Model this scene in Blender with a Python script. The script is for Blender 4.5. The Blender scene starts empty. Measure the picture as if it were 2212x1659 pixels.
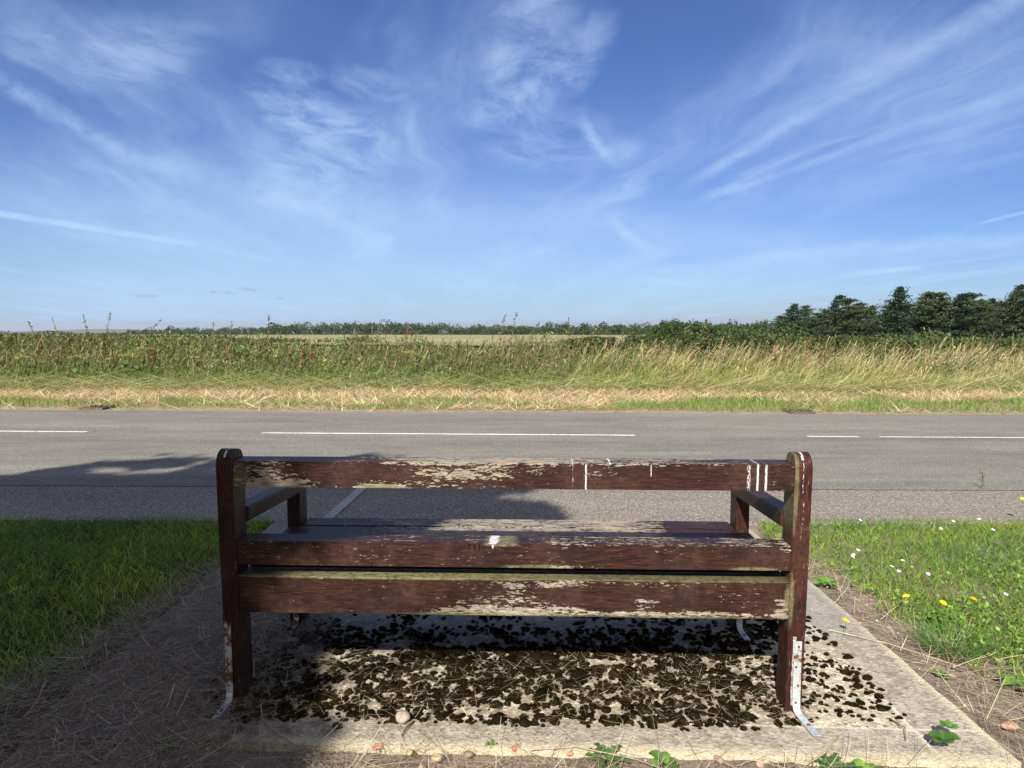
import bpy, bmesh, math, random
import numpy as np
from mathutils import Vector, Matrix
R = math.radians
rng = np.random.default_rng(7)
random.seed(7)
sc = bpy.context.scene
COL = sc.collection

# ------------------------------------------------------------------ camera
CAM_H, PITCH, FOC = 1.2123, R(4.763), 1553.9
cd = bpy.data.cameras.new("camera")
cd.sensor_width = 36.0
cd.lens = 36.0 * FOC / 2212.0
cd.clip_start = 0.05
cd.clip_end = 20000
cam = bpy.data.objects.new("camera", cd)
cam.location = (0, 0, CAM_H)
cam.rotation_euler = (R(90) - PITCH, 0, 0)
COL.objects.link(cam)
sc.camera = cam

# ------------------------------------------------------------------ light
SUN_EL, SUN_AZ = R(36.8), R(18.0)          # light travels towards +Y, 18 deg to the right
d = Vector((math.sin(SUN_AZ) * math.cos(SUN_EL), math.cos(SUN_AZ) * math.cos(SUN_EL), -math.sin(SUN_EL)))
sl = bpy.data.lights.new("sun", 'SUN')
sl.energy = 4.7
sl.angle = R(0.53)
sl.color = (1.0, 0.95, 0.87)
so = bpy.data.objects.new("sun", sl)
so.rotation_euler = d.to_track_quat('-Z', 'Y').to_euler()
COL.objects.link(so)
sc.view_settings.view_transform = 'Standard'
sc.view_settings.look = 'None'
sc.view_settings.gamma = 1
sc.view_settings.exposure = 0.8
sc.cycles.max_bounces = 6
sc.cycles.diffuse_bounces = 3
sc.cycles.transparent_max_bounces = 6

# ------------------------------------------------------------------ node helpers
class G:
    """small expression layer over a node tree"""
    def __init__(s, nt): s.nt = nt
    def node(s, t, **k):
        n = s.nt.nodes.new(t)
        for a, b in k.items(): setattr(n, a, b)
        return n
    def put(s, sock, v):
        if v is None: return
        if hasattr(v, 'is_linked'): s.nt.links.new(v, sock)
        elif isinstance(v, (tuple, list)):
            sock.default_value = tuple(v) + ((1,) if len(sock.default_value) == 4 and len(v) == 3 else ())
        else: sock.default_value = v
    def m(s, op, a, b=None, c=None, clamp=False):
        n = s.node('ShaderNodeMath', operation=op, use_clamp=clamp)
        s.put(n.inputs[0], a); s.put(n.inputs[1], b)
        if c is not None: s.put(n.inputs[2], c)
        return n.outputs[0]
    def add(s, a, b): return s.m('ADD', a, b)
    def sub(s, a, b): return s.m('SUBTRACT', a, b)
    def mul(s, a, b): return s.m('MULTIPLY', a, b)
    def mx(s, a, b): return s.m('MAXIMUM', a, b)
    def ss(s, v, lo, hi, a=0.0, b=1.0):
        n = s.node('ShaderNodeMapRange', interpolation_type='SMOOTHSTEP')
        s.put(n.inputs[0], v); s.put(n.inputs[1], lo); s.put(n.inputs[2], hi); s.put(n.inputs[3], a); s.put(n.inputs[4], b)
        return n.outputs[0]
    def vec(s, x, y, z):
        n = s.node('ShaderNodeCombineXYZ')
        s.put(n.inputs[0], x); s.put(n.inputs[1], y); s.put(n.inputs[2], z)
        return n.outputs[0]
    def xyz(s, v):
        n = s.node('ShaderNodeSeparateXYZ'); s.put(n.inputs[0], v)
        return n.outputs
    def scale(s, v, k):
        n = s.node('ShaderNodeVectorMath', operation='MULTIPLY')
        s.put(n.inputs[0], v); s.put(n.inputs[1], k)
        return n.outputs[0]
    def noise(s, v, scale=1, detail=4, rough=.5, dist=0., out=0):
        n = s.node('ShaderNodeTexNoise')
        s.put(n.inputs['Vector'], v); n.inputs['Scale'].default_value = scale
        n.inputs['Detail'].default_value = detail; n.inputs['Roughness'].default_value = rough
        n.inputs['Distortion'].default_value = dist
        return n.outputs[out]
    def voro(s, v, scale, out='Distance', feature='F1'):
        n = s.node('ShaderNodeTexVoronoi', feature=feature)
        s.put(n.inputs['Vector'], v); n.inputs['Scale'].default_value = scale
        return n.outputs[out]
    def mix(s, f, a, b, mode='MIX'):
        n = s.node('ShaderNodeMix', data_type='RGBA', blend_type=mode)
        s.put(n.inputs[0], f); s.put(n.inputs[6], a); s.put(n.inputs[7], b)
        return n.outputs[2]
    def ramp(s, f, stops):
        n = s.node('ShaderNodeValToRGB')
        cr = n.color_ramp
        while len(cr.elements) < len(stops): cr.elements.new(.5)
        for e, (p, c) in zip(cr.elements, stops): e.position = p; e.color = tuple(c) + (1,)
        s.put(n.inputs[0], f)
        return n.outputs[0]
    def bump(s, h, strength=.5, dist=.01, normal=None):
        n = s.node('ShaderNodeBump'); s.put(n.inputs['Height'], h)
        n.inputs['Strength'].default_value = strength; n.inputs['Distance'].default_value = dist
        if normal is not None: s.put(n.inputs['Normal'], normal)
        return n.outputs[0]

def material(name):
    m = bpy.data.materials.new(name); m.use_nodes = True
    nt = m.node_tree
    for n in list(nt.nodes): nt.nodes.remove(n)
    g = G(nt)
    out = g.node('ShaderNodeOutputMaterial')
    p = g.node('ShaderNodeBsdfPrincipled')
    nt.links.new(p.outputs[0], out.inputs[0])
    g.out, g.p = out, p
    return m, g
def setp(g, color=None, rough=None, spec=None, normal=None, metal=None):
    p = g.p
    g.put(p.inputs['Base Color'], color); g.put(p.inputs['Roughness'], rough)
    g.put(p.inputs['Specular IOR Level'], spec); g.put(p.inputs['Metallic'], metal)
    if normal is not None: g.put(p.inputs['Normal'], normal)
def objco(g): return g.node('ShaderNodeTexCoord').outputs['Object']

# ------------------------------------------------------------------ sky
def sky_dir(xd, yd):
    w = (829.5 - yd) / FOC
    X, Y, Z = (xd - 1106) / FOC, math.cos(PITCH) + math.sin(PITCH) * w, -math.sin(PITCH) + math.cos(PITCH) * w
    return X / Y, Z / Y
world = bpy.data.worlds.new("World"); sc.world = world; world.use_nodes = True
nt = world.node_tree
for n in list(nt.nodes): nt.nodes.remove(n)
g = G(nt)
sky = g.node('ShaderNodeTexSky', sky_type='NISHITA')
sky.sun_disc = False; sky.sun_elevation = SUN_EL; sky.sun_rotation = R(180) + SUN_AZ
sky.altitude = 100; sky.air_density = 1.0; sky.dust_density = 0.4; sky.ozone_density = 3.0
dirv = g.node('ShaderNodeTexCoord').outputs['Generated']
dx, dy, dz = g.xyz(dirv)
zz = g.add(g.mx(dz, 0.0), 0.05)
PX, PY = g.m('DIVIDE', dx, zz), g.m('DIVIDE', dy, zz)          # the flat layer the cirrus lies in
yy = g.mx(dy, 0.02)
U, V = g.m('DIVIDE', dx, yy), g.m('DIVIDE', dz, yy)
PV = g.vec(PX, PY, 0.0)
warp = g.noise(PV, .55, 3, .5, 0, 1)
wv = g.node('ShaderNodeVectorMath', operation='MULTIPLY_ADD')
g.put(wv.inputs[0], warp); g.put(wv.inputs[1], (1.1, 1.1, 0)); g.put(wv.inputs[2], PV)
wx, wy, _ = g.xyz(wv.outputs[0])
# streaks run away from the viewer, turned a few degrees
rx = g.add(wx, g.mul(wy, .09))
streak = g.noise(g.vec(g.mul(rx, 1.5), g.mul(wy, .24), 3.1), 1.0, 7, .56)
fine = g.noise(g.vec(g.mul(rx, 5.0), g.mul(wy, 1.0), 7.7), 1.0, 8, .62, .3)
patch = g.noise(g.vec(g.mul(wx, .45), g.mul(wy, .30), 1.3), 1.0, 3, .5)
wisp = g.noise(g.vec(g.mul(wx, 4.2), g.mul(wy, 2.8), 12.0), 1.0, 9, .62, .3)
cl = g.mul(g.ss(streak, .42, .74), g.ss(patch, .30, .62, .30, 1))
cl = g.mul(cl, g.ss(fine, .3, .7, .45, 1.2))
cl = g.mul(cl, .66)
UVv = g.vec(U, V, 0.0)
wob = g.noise(UVv, 9.0, 4, .6, 0, 1)
wo = g.node('ShaderNodeVectorMath', operation='MULTIPLY_ADD')
g.put(wo.inputs[0], wob); g.put(wo.inputs[1], (.055, .055, 0)); g.put(wo.inputs[2], g.vec(g.sub(U, .0275), g.sub(V, .0275), 0.0))
U2, V2, _ = g.xyz(wo.outputs[0])
ftex = g.noise(g.vec(g.mul(U, 16), g.mul(V, 22), 2.0), 1.0, 8, .65, .8)
def seg(a, b, w0, w1, amp, fade=.15, soft=1.0, uu=None, vv=None, tex=.45):
    """a band of cloud from direction a to direction b, width w0 to w1"""
    uu, vv = (uu or U2), (vv or V2)
    ax, ay = sky_dir(*a); bx, by = sky_dir(*b)
    L = math.hypot(bx - ax, by - ay); cx, cy = (bx - ax) / L, (by - ay) / L
    px, py = g.sub(uu, ax), g.sub(vv, ay)
    t = g.m('DIVIDE', g.add(g.mul(px, cx), g.mul(py, cy)), L)
    e = g.m('ABSOLUTE', g.sub(g.mul(py, cx), g.mul(px, cy)))
    w = g.ss(t, 0, 1, w0 / FOC, w1 / FOC)
    f = g.ss(g.m('DIVIDE', e, w), 1.0, 1.0 - soft, 0, 1)
    f = g.mul(f, g.mul(g.ss(t, -fade * .5, fade), g.ss(t, 1.0 + fade * .5, 1 - fade)))
    return g.mul(g.mul(f, amp), g.ss(ftex, .3, .7, 1 - tex, 1 + tex * .3))
def blob(c, rx_, ry_, ang, amp, lo=.30, hi=.70):
    cx, cy = sky_dir(*c); ca, sa = math.cos(R(ang)), math.sin(R(ang))
    px, py = g.sub(U2, cx), g.sub(V2, cy)
    a = g.m('DIVIDE', g.add(g.mul(px, ca), g.mul(py, sa)), rx_ / FOC)
    b = g.m('DIVIDE', g.sub(g.mul(py, ca), g.mul(px, sa)), ry_ / FOC)
    r2 = g.add(g.mul(a, a), g.mul(b, b))
    return g.mul(g.mul(g.ss(r2, 1.0, 0.0), amp), g.ss(wisp, lo, hi))
feats = [
    seg((-60, 140), (290, 345), 34, 30, .38, .12, 1.0, U, V, .7), seg((260, 330), (420, 390), 30, 50, .3, .3),
    seg((200, 300), (800, 470), 70, 70, .26, .3),
    seg((-60, 452), (430, 530), 11, 9, .62, .06, .8, U, V, .35),
    seg((2300, -70), (1480, 400), 40, 20, .42, .1, 1.0, U, V, .5),
    seg((1990, 130), (1640, 330), 130, 60, .16, .3),
    seg((2400, 130), (1500, 440), 26, 10, .30, .2, 1.0, U, V, .5),
    seg((2300, 230), (1650, 460), 100, 50, .20, .3),
    seg((1520, 435), (1590, 395), 12, 12, .30, .3),
    seg((1800, 100), (1450, 250), 50, 30, .16, .3),
    seg((2330, 430), (2100, 486), 7, 5, .55, .3, .9, U, V),
    seg((2330, 500), (1250, 600), 26, 22, .38, .3),
    seg((1820, 594), (1998, 577), 13, 9, .75, .35, 1.0, U, V),
    seg((1310, 490), (1420, 548), 22, 30, .62, .5),
    seg((1330, 615), (1530, 608), 14, 14, .5, .3),
    seg((1080, 570), (1230, 530), 18, 12, .3, .4),
    seg((525, 552), (600, 562), 9, 7, .5, .4, .9, U, V),
    seg((1310, 340), (1400, 300), 46, 46, .55, .6),
    seg((1250, 260), (1330, 345), 24, 24, .45, .4),
    seg((0, 640), (1300, 560), 150, 60, .35, .3, 1.0, U, V, .2),
    seg((0, 700), (1500, 690), 140, 40, .30, .2, 1.0, U, V, .1),
    seg((760, 470), (1280, 560), 80, 60, .22, .3),
    seg((1120, 470), (2000, 560), 70, 60, .25, .3),
    seg((-100, 420), (900, 520), 130, 110, .30, .3, 1.0, None, None, .35), seg((500, 440), (1500, 480), 120, 90, .26, .4),
    seg((-100, 100), (700, 30), 160, 120, .16, .3), seg((1200, 640), (1900, 560), 60, 40, .3, .4),
    blob((1130, 90), 220, 110, 70, .62), blob((1090, 235), 130, 60, 20, .45),
    blob((290, 105), 200, 95, 10, .50, .32, .66), blob((640, 225), 150, 65, -20, .62), blob((720, 320), 230, 110, 0, .6),
    blob((800, 170), 110, 45, -15, .5), blob((60, 90), 80, 60, 0, .55), blob((1250, 120), 150, 60, 50, .5),
    blob((620, 150), 90, 30, 0, .5), blob((1310, 670), 80, 30, 0, .4), blob((1180, 300), 190, 90, 0, .45),
]
dens = cl
for f in feats: dens = g.add(dens, g.mul(f, g.sub(1.0, g.mul(dens, .75))))
# thin veil towards the horizon, thicker on the left
veil = g.mul(g.ss(V, .34, .02), g.ss(U, .85, -.55, .04, .42))
dens = g.add(dens, g.mul(veil, g.sub(1.0, dens)))
# unseen cloud added overhead and behind the viewer, making the shade less blue
back = g.mul(g.mx(g.ss(dy, .05, -.35), g.ss(dz, .70, .92)), g.ss(patch, .25, .6, .55, .9))
dens = g.m('MINIMUM', g.mx(dens, back), .93)
skyc = g.mix(1.0, sky.outputs[0], (0.63, 0.79, 1.20), 'MULTIPLY')
cloudc = g.mix(g.ss(dz, .02, .55), (5.7, 8.1, 11.4), (5.0, 6.2, 9.9))
cloudc = g.mix(g.ss(dy, .05, -.3), cloudc, (6.2, 5.9, 5.5))  # neutral tint for the added cloud behind the viewer
cs = g.mix(dens, skyc, cloudc)
# small grey cloudlets low on the left
def puff(c, a_, b_):
    cx, cy = sky_dir(*c)
    a = g.m('DIVIDE', g.sub(g.add(U, g.mul(g.sub(U2, U), .9)), cx), a_ / FOC)
    b = g.m('DIVIDE', g.sub(g.add(V, g.mul(g.sub(V2, V), .35)), cy), b_ / FOC)
    return g.ss(g.add(g.add(g.mul(a, a), g.mul(b, b)), g.mul(g.sub(ftex, .5), 1.6)), 1.1, .0)
pf = None
for c, a_, b_ in (((318, 635), 30, 4.5), ((464, 633), 14, 4), ((490, 634), 16, 5), ((532, 623), 24, 4.5), ((606, 640), 12, 4), ((352, 694), 90, 4), ((60, 700), 60, 4)):
    q = puff(c, a_, b_); pf = q if pf is None else g.mx(pf, q)
cs = g.mix(g.mul(pf, .42), cs, (3.6, 4.9, 7.4))
bg = g.node('ShaderNodeBackground'); g.put(bg.inputs[0], cs); bg.inputs[1].default_value = 0.052
wout = g.node('ShaderNodeOutputWorld'); nt.links.new(bg.outputs[0], wout.inputs[0])
world.cycles.sampling_method = 'MANUAL'; world.cycles.sample_map_resolution = 512

# ------------------------------------------------------------------ mesh helpers
def tag(o, label=None, cat=None, group=None, kind=None):
    for k, v in (('label', label), ('category', cat), ('group', group), ('kind', kind)):
        if v: o[k] = v
    return o
def mesh_np(name, V, F, mat=None, parent=None, col=None, smooth=False):
    V = np.asarray(V, np.float32); F = np.asarray(F, np.int32)
    me = bpy.data.meshes.new(name)
    me.vertices.add(len(V)); me.vertices.foreach_set('co', V.ravel())
    k = F.shape[1]
    me.loops.add(F.size); me.loops.foreach_set('vertex_index', F.ravel())
    me.polygons.add(len(F)); me.polygons.foreach_set('loop_start', np.arange(0, F.size, k, dtype=np.int32))
    me.polygons.foreach_set('use_smooth', np.full(len(F), bool(smooth)))
    me.update(calc_edges=True)
    if col is not None:
        a = me.attributes.new('col', 'FLOAT_COLOR', 'POINT')
        c = np.ones((len(V), 4), np.float32); c[:, :3] = col
        a.data.foreach_set('color', c.ravel())
    if mat: me.materials.append(mat)
    o = bpy.data.objects.new(name, me); COL.objects.link(o)
    if parent: o.parent = parent
    return o
def empty(name, loc=(0, 0, 0), rz=0):
    o = bpy.data.objects.new(name, None); o.location = loc; o.rotation_euler = (0, 0, rz)
    o.empty_display_size = .1
    COL.objects.link(o); return o
def mesh_bm(name, bm, mat, parent=None, smooth=False):
    me = bpy.data.meshes.new(name); bmesh.ops.recalc_face_normals(bm, faces=bm.faces)
    bm.to_mesh(me); bm.free()
    if smooth: me.polygons.foreach_set('use_smooth', [True] * len(me.polygons))
    me.materials.append(mat)
    o = bpy.data.objects.new(name, me); COL.objects.link(o)
    if parent: o.parent = parent
    return o
def prism(bm, prof, x0, x1, bev=.004, axis='x'):
    """closed profile in (y, z), extruded along x"""
    f = lambda t, p: (t, p[0], p[1])
    a = [bm.verts.new(f(x0, p)) for p in prof]; b = [bm.verts.new(f(x1, p)) for p in prof]
    n = len(prof)
    fs = [bm.faces.new(a), bm.faces.new(b[::-1])]
    for i in range(n): fs.append(bm.faces.new((a[i], b[i], b[(i + 1) % n], a[(i + 1) % n])))
    if bev:
        es = set()
        for q in fs[:2]:
            es.update(q.edges)
        for q in fs[2:]:
            es.update(q.edges)
        es = [e for e in es if e.calc_face_angle(0) > .6 or e in fs[0].edges or e in fs[1].edges]
        bmesh.ops.bevel(bm, geom=list(es), offset=bev, segments=2, profile=.6, affect='EDGES')
    return bm
def box_prof(y0, y1, z0, z1): return [(y0, z0), (y1, z0), (y1, z1), (y0, z1)]

class MB:
    """gathers many ribbons / leaves / tubes / lumps into one vertex-coloured quad mesh"""
    def __init__(s): s.V, s.F, s.C, s.n = [], [], [], 0
    def put(s, V, F, C):
        s.V.append(V); s.F.append(F + s.n); s.C.append(C); s.n += len(V)
    def blades(s, P, L, W, col, lean=.35, droop=.3, head=None, segs=3, tip=.12, tipcol=None, flat=0.0):
        P = np.asarray(P, float); n = len(P)
        if n == 0: return s
        L = np.broadcast_to(L, n).astype(float); W = np.broadcast_to(W, n).astype(float)
        if head is None: head = rng.uniform(0, 2 * np.pi, n)
        lean = np.abs(rng.normal(lean, lean * .45, n)) if np.isscalar(lean) else lean
        droop = rng.uniform(0, 1, n) * droop if np.isscalar(droop) else droop
        H = np.stack([np.cos(head), np.sin(head), 0 * head], 1)
        wa = rng.uniform(0, 2 * np.pi, n)
        Wd = np.stack([np.cos(wa), np.sin(wa), 0 * wa], 1)
        t = np.linspace(0, 1, segs + 1)
        hor = (lean[:, None] * t + droop[:, None] * t ** 2)
        ver = t[None] * (1 - .45 * droop[:, None] * t) * (1 - flat)
        k = 1 / np.sqrt(hor[:, -1] ** 2 + ver[:, -1] ** 2 + 1e-6) * .5 + .5
        sp = P[:, None] + (H[:, None] * hor[..., None] + np.array([0, 0, 1.]) * ver[..., None]) * (L * k)[:, None, None]
        w = (1 - t ** 1.6 * (1 - tip))[None, :, None] * (W * .5)[:, None, None] * Wd[:, None]
        V = np.stack([sp - w, sp + w], 2).reshape(-1, 3)
        m = 2 * (segs + 1)
        q = np.array([[2 * i, 2 * i + 1, 2 * i + 3, 2 * i + 2] for i in range(segs)])
        F = (np.arange(n)[:, None, None] * m + q[None]).reshape(-1, 4)
        col = np.broadcast_to(col, (n, 3))
        tc = col if tipcol is None else np.broadcast_to(tipcol, (n, 3))
        C = col[:, None] * (1 - t[None, :, None] ** 2) + tc[:, None] * t[None, :, None] ** 2
        C = np.repeat(C[:, :, None], 2, 2).reshape(-1, 3)
        s.put(V, F, C); return s
    def leaves(s, P, size, asp, col, up=0.0):
        P = np.asarray(P, float); n = len(P)
        if n == 0: return s
        a = rng.normal(size=(n, 3)); a[:, 2] += up * rng.uniform(-.3, .3, n); a /= np.linalg.norm(a, axis=1)[:, None]
        nrm = rng.normal(size=(n, 3)); nrm[:, 2] = np.abs(nrm[:, 2]) + up
        b = np.cross(nrm, a); b /= np.linalg.norm(b, axis=1)[:, None] + 1e-9
        sz = np.broadcast_to(size, n)[:, None] * rng.uniform(.6, 1.3, (n, 1))
        V = np.stack([P - a * sz * .5, P + b * sz * asp * .5, P + a * sz * .5, P - b * sz * asp * .5], 1).reshape(-1, 3)
        F = np.arange(4 * n).reshape(n, 4)
        s.put(V, F, np.repeat(np.broadcast_to(col, (n, 3)), 4, 0)); return s
    def tube(s, pts, rad, col, k=6):
        pts = np.asarray(pts, float); m = len(pts); rad = np.broadcast_to(rad, m)
        V = []
        for i in range(m):
            tdir = pts[min(i + 1, m - 1)] - pts[max(i - 1, 0)]; tdir /= np.linalg.norm(tdir) + 1e-9
            ref = np.array([1., 0, 0]) if abs(tdir[0]) < .8 else np.array([0, 1., 0])
            u = np.cross(tdir, ref); u /= np.linalg.norm(u); v = np.cross(tdir, u)
            for j in range(k):
                an = 2 * math.pi * j / k
                V.append(pts[i] + rad[i] * (math.cos(an) * u + math.sin(an) * v))
        F = [[i * k + j, i * k + (j + 1) % k, (i + 1) * k + (j + 1) % k, (i + 1) * k + j] for i in range(m - 1) for j in range(k)]
        s.put(np.array(V), np.array(F), np.tile(np.asarray(col, float), (len(V), 1))); return s
    def lump(s, c, r, col, nu=8, nv=5, rough=.2, full=False):
        """rounded, uneven stone or cushion"""
        c = np.asarray(c, float); r = np.asarray(r, float)
        ph = rng.uniform(0, 6.28, 6); yaw = rng.uniform(0, 6.28)
        u = np.arange(nu) / nu * 2 * np.pi; v = np.linspace(-.5 if full else -.12, .5, nv + 1) * np.pi
        vv, uu = np.meshgrid(v, u, indexing='ij')
        k = 1 + rough * (np.sin(2 * uu + ph[0]) * np.cos(vv + ph[1]) * .5 + np.sin(3 * uu + ph[2] + 2 * vv) * .35 + np.sin(5 * uu + 3 * vv + ph[3]) * .25)
        x, y, z = np.cos(uu) * np.cos(vv) * k, np.sin(uu) * np.cos(vv) * k, np.sin(vv) * (1 + rough * .4 * np.sin(uu * 2 + ph[4]))
        x, y, z = x * r[0], y * r[1], z * r[2]
        V = np.stack([c[0] + x * math.cos(yaw) - y * math.sin(yaw), c[1] + x * math.sin(yaw) + y * math.cos(yaw), c[2] + z], -1).reshape(-1, 3)
        F = [[i * nu + j, i * nu + (j + 1) % nu, (i + 1) * nu + (j + 1) % nu, (i + 1) * nu + j] for i in range(nv) for j in range(nu)]
        s.put(V, np.array(F), np.tile(np.asarray(col, float), (len(V), 1))); return s
    def build(s, name, mat, parent=None, smooth=False):
        return mesh_np(name, np.concatenate(s.V), np.concatenate(s.F), mat, parent, np.concatenate(s.C), smooth)

def jit(base, n, amt=.25, hue=.08):
    base = np.asarray(base, float)
    k = np.exp(rng.normal(0, amt, (n, 1))); h = np.exp(rng.normal(0, hue, (n, 3)))
    return base * k * h
def pick(cols, p, n, amt=.25, hue=.08):
    cols = np.asarray(cols, float); i = rng.choice(len(cols), n, p=np.asarray(p) / np.sum(p))
    return cols[i] * np.exp(rng.normal(0, amt, (n, 1))) * np.exp(rng.normal(0, hue, (n, 3)))
# cheap smooth value noise for scattering
_tab = np.random.default_rng(3).uniform(0, 1, (256, 256))
def vn(x, y):
    x = np.asarray(x, float) + 1000; y = np.asarray(y, float) + 1000
    xi, yi = np.floor(x).astype(int), np.floor(y).astype(int); fx, fy = x - xi, y - yi
    fx = fx * fx * (3 - 2 * fx); fy = fy * fy * (3 - 2 * fy)
    T = lambda a, b: _tab[a % 256, b % 256]
    return (T(xi, yi) * (1 - fx) + T(xi + 1, yi) * fx) * (1 - fy) + (T(xi, yi + 1) * (1 - fx) + T(xi + 1, yi + 1) * fx) * fy
def fbm(x, y, o=3):
    a, t, w = 0, 0, 1.
    for i in range(o): a = a + vn(x * 2 ** i + 17 * i, y * 2 ** i) * w; t += w; w *= .5
    return a / t

# ------------------------------------------------------------------ materials
def foliage_mat(name, trans=.3, rough=.55, spec=.3):
    m, g = material(name)
    at = g.node('ShaderNodeAttribute', attribute_name='col').outputs['Color']
    setp(g, at, rough, spec)
    tr = g.node('ShaderNodeBsdfTranslucent'); g.put(tr.inputs[0], g.mix(1., at, (1.25, 1.3, .6), 'MULTIPLY'))
    mx = g.node('ShaderNodeMixShader'); mx.inputs[0].default_value = trans
    g.nt.links.new(g.p.outputs[0], mx.inputs[1]); g.nt.links.new(tr.outputs[0], mx.inputs[2]); g.nt.links.new(mx.outputs[0], g.out.inputs[0])
    return m
M_leaf = foliage_mat('living_leaf', .30, .6, .2)
M_dry = foliage_mat('dry_stem', .18, .7, .2)
M_far = foliage_mat('tree_foliage', .22, .6, .2)
def vcol_mat(name, rough=.85, spec=.2, nscale=0, nstr=.5, ndist=.004, var=0.):
    m, g = material(name)
    at = g.node('ShaderNodeAttribute', attribute_name='col').outputs['Color']
    nrm = None
    if nscale:
        h = g.noise(objco(g), nscale, 6, .65)
        nrm = g.bump(h, nstr, ndist)
        if var: at = g.mix(1., at, g.ramp(h, [(.3, (1 - var,) * 3), (.7, (1 + var,) * 3)]), 'MULTIPLY')
    setp(g, at, rough, spec, nrm); return m
M_stone = vcol_mat('stone', .8, .25, 90, .5, .003, .35)
M_moss = vcol_mat('moss', 1., .0, 330, 1., .005, .5)
M_bark = vcol_mat('bark', .9, .1, 30, .8, .02, .4)

def mat_concrete():
    m, g = material('weathered_concrete'); co = objco(g); x, y, z = g.xyz(co)
    big = g.noise(co, 2.2, 5, .6); med = g.noise(co, 14, 6, .65); fin = g.noise(co, 150, 4, .7)
    agg = g.voro(co, 95, 'Color'); ax, ay, az = g.xyz(agg)
    c = g.ramp(g.add(g.mul(big, .5), g.mul(med, .5)), [(.36, (.22, .18, .13)), (.5, (.42, .355, .26)), (.62, (.60, .53, .40))])
    c = g.mix(g.ss(ax, .60, .9, 0, .7), c, (.74, .67, .53)); c = g.mix(g.ss(ay, .74, .96, 0, .75), c, (.12, .10, .08)); c = g.mix(g.ss(fin, .56, .66, 0, .45), c, (.16, .13, .10))
    # trowelled border along the right and near edges, greyer than the field
    ye = g.add(y, g.mul(x, .045)); nb = g.mul(g.sub(med, .5), .03)
    dr = g.add(g.sub(1.41, x), nb); df = g.add(g.sub(ye, 1.965), nb)
    border = g.mx(g.ss(dr, .215, .20), g.ss(df, .165, .15))
    c = g.mix(g.mul(border, .55), c, g.ramp(med, [(.3, (.17, .15, .125)), (.7, (.36, .325, .27))]))
    def line(dv, at, w): return g.mul(g.ss(g.m('ABSOLUTE', g.sub(dv, at)), w, w * .3), g.ss(big, .40, .56))
    ln = g.mx(line(dr, .205, .008), line(df, .155, .008))
    c = g.mix(g.mul(ln, .8), c, (.62, .56, .44))
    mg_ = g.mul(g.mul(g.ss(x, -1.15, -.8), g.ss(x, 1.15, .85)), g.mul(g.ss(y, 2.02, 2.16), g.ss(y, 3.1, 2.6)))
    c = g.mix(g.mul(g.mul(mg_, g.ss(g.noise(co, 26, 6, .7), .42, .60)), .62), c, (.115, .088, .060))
    edge = g.mx(g.ss(dr, .035, .005), g.ss(df, .05, .01))
    c = g.mix(g.mul(edge, .65), c, (.62, .54, .36))
    # dirt and algae blown over the left half
    dirt = g.ss(g.add(x, g.mul(g.sub(med, .5), .8)), -.55, -1.0)
    c = g.mix(g.mul(dirt, .9), c, g.ramp(med, [(.35, (.07, .055, .042)), (.7, (.17, .14, .11))]))
    back = g.ss(y, 2.5, 2.9)
    c = g.mix(g.mul(back, .5), c, (.24, .235, .215))
    h = g.add(g.add(g.mul(fin, .3), g.mul(med, .5)), g.mul(g.voro(co, 95), .5))
    setp(g, c, .92, .15, g.bump(h, .8, .006)); return m
def mat_asphalt(name, cols, s=1.0, tint_y=True, coarse=190, bumpd=.003, patchy=.3):
    m, g = material(name); co = objco(g); x, y, z = g.xyz(co)
    cell = g.voro(co, coarse, 'Color'); cx, cy, cz = g.xyz(cell)
    c = g.ramp(cx, [(.0, cols[0]), (.45, cols[1]), (.8, cols[1]), (1., cols[2])])
    band = g.noise(g.vec(g.mul(x, .16), g.mul(g.add(y, g.mul(x, .042)), 1.6), 0.), 1., 4, .55)
    med = g.noise(g.vec(g.mul(x, 1.2), g.mul(y, 5.), 0.), 1., 6, .65)
    k = g.add(g.mul(band, .55), g.mul(med, .45))
    c = g.mix(1., c, g.ramp(k, [(.3, (1 - patchy,) * 3), (.7, (1 + patchy, 1 + patchy * .95, 1 + patchy * .85))]), 'MULTIPLY')
    # pale grit gathered in streaks
    gr = g.mul(g.ss(g.noise(g.vec(g.mul(x, 5), g.mul(y, 38), 4.), 1., 5, .7), .63, .74), g.ss(med, .45, .65))
    c = g.mix(g.mul(gr, .35), c, (.34, .29, .22))
    setp(g, c, .9, .08, g.bump(g.voro(co, coarse), .35, bumpd) if bumpd else None); return m
def mat_soil(name='soil', a=(.085, .060, .045), b=(.20, .145, .11), hi=(.30, .23, .18)):
    m, g = material(name); co = objco(g)
    n = g.noise(co, 7, 8, .7); f = g.noise(co, 85, 5, .7)
    c = g.ramp(g.add(g.mul(n, .55), g.mul(f, .45)), [(.36, a), (.52, b), (.68, hi)])
    setp(g, c, .95, .1, g.bump(g.add(n, g.mul(f, .6)), 1., .02)); return m
def mat_ground():
    m, g = material('far_ground'); co = objco(g); x, y, z = g.xyz(co)
    n = g.noise(g.scale(co, (.02, .05, 1)), 1., 6, .6); f = g.noise(co, 3., 6, .7)
    c = g.ramp(n, [(.35, (.05, .07, .022)), (.55, (.09, .11, .035)), (.7, (.17, .15, .06))])
    c = g.mix(.4, c, g.ramp(f, [(.3, (.03, .045, .012)), (.7, (.16, .17, .06))]))
    near = g.ss(g.add(y, g.mul(f, .6)), 13.5, 10.)
    c = g.mix(near, c, g.ramp(f, [(.3, (.06, .045, .03)), (.7, (.17, .13, .09))]))
    setp(g, c, .95, .1, g.bump(f, .8, .03)); return m
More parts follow.
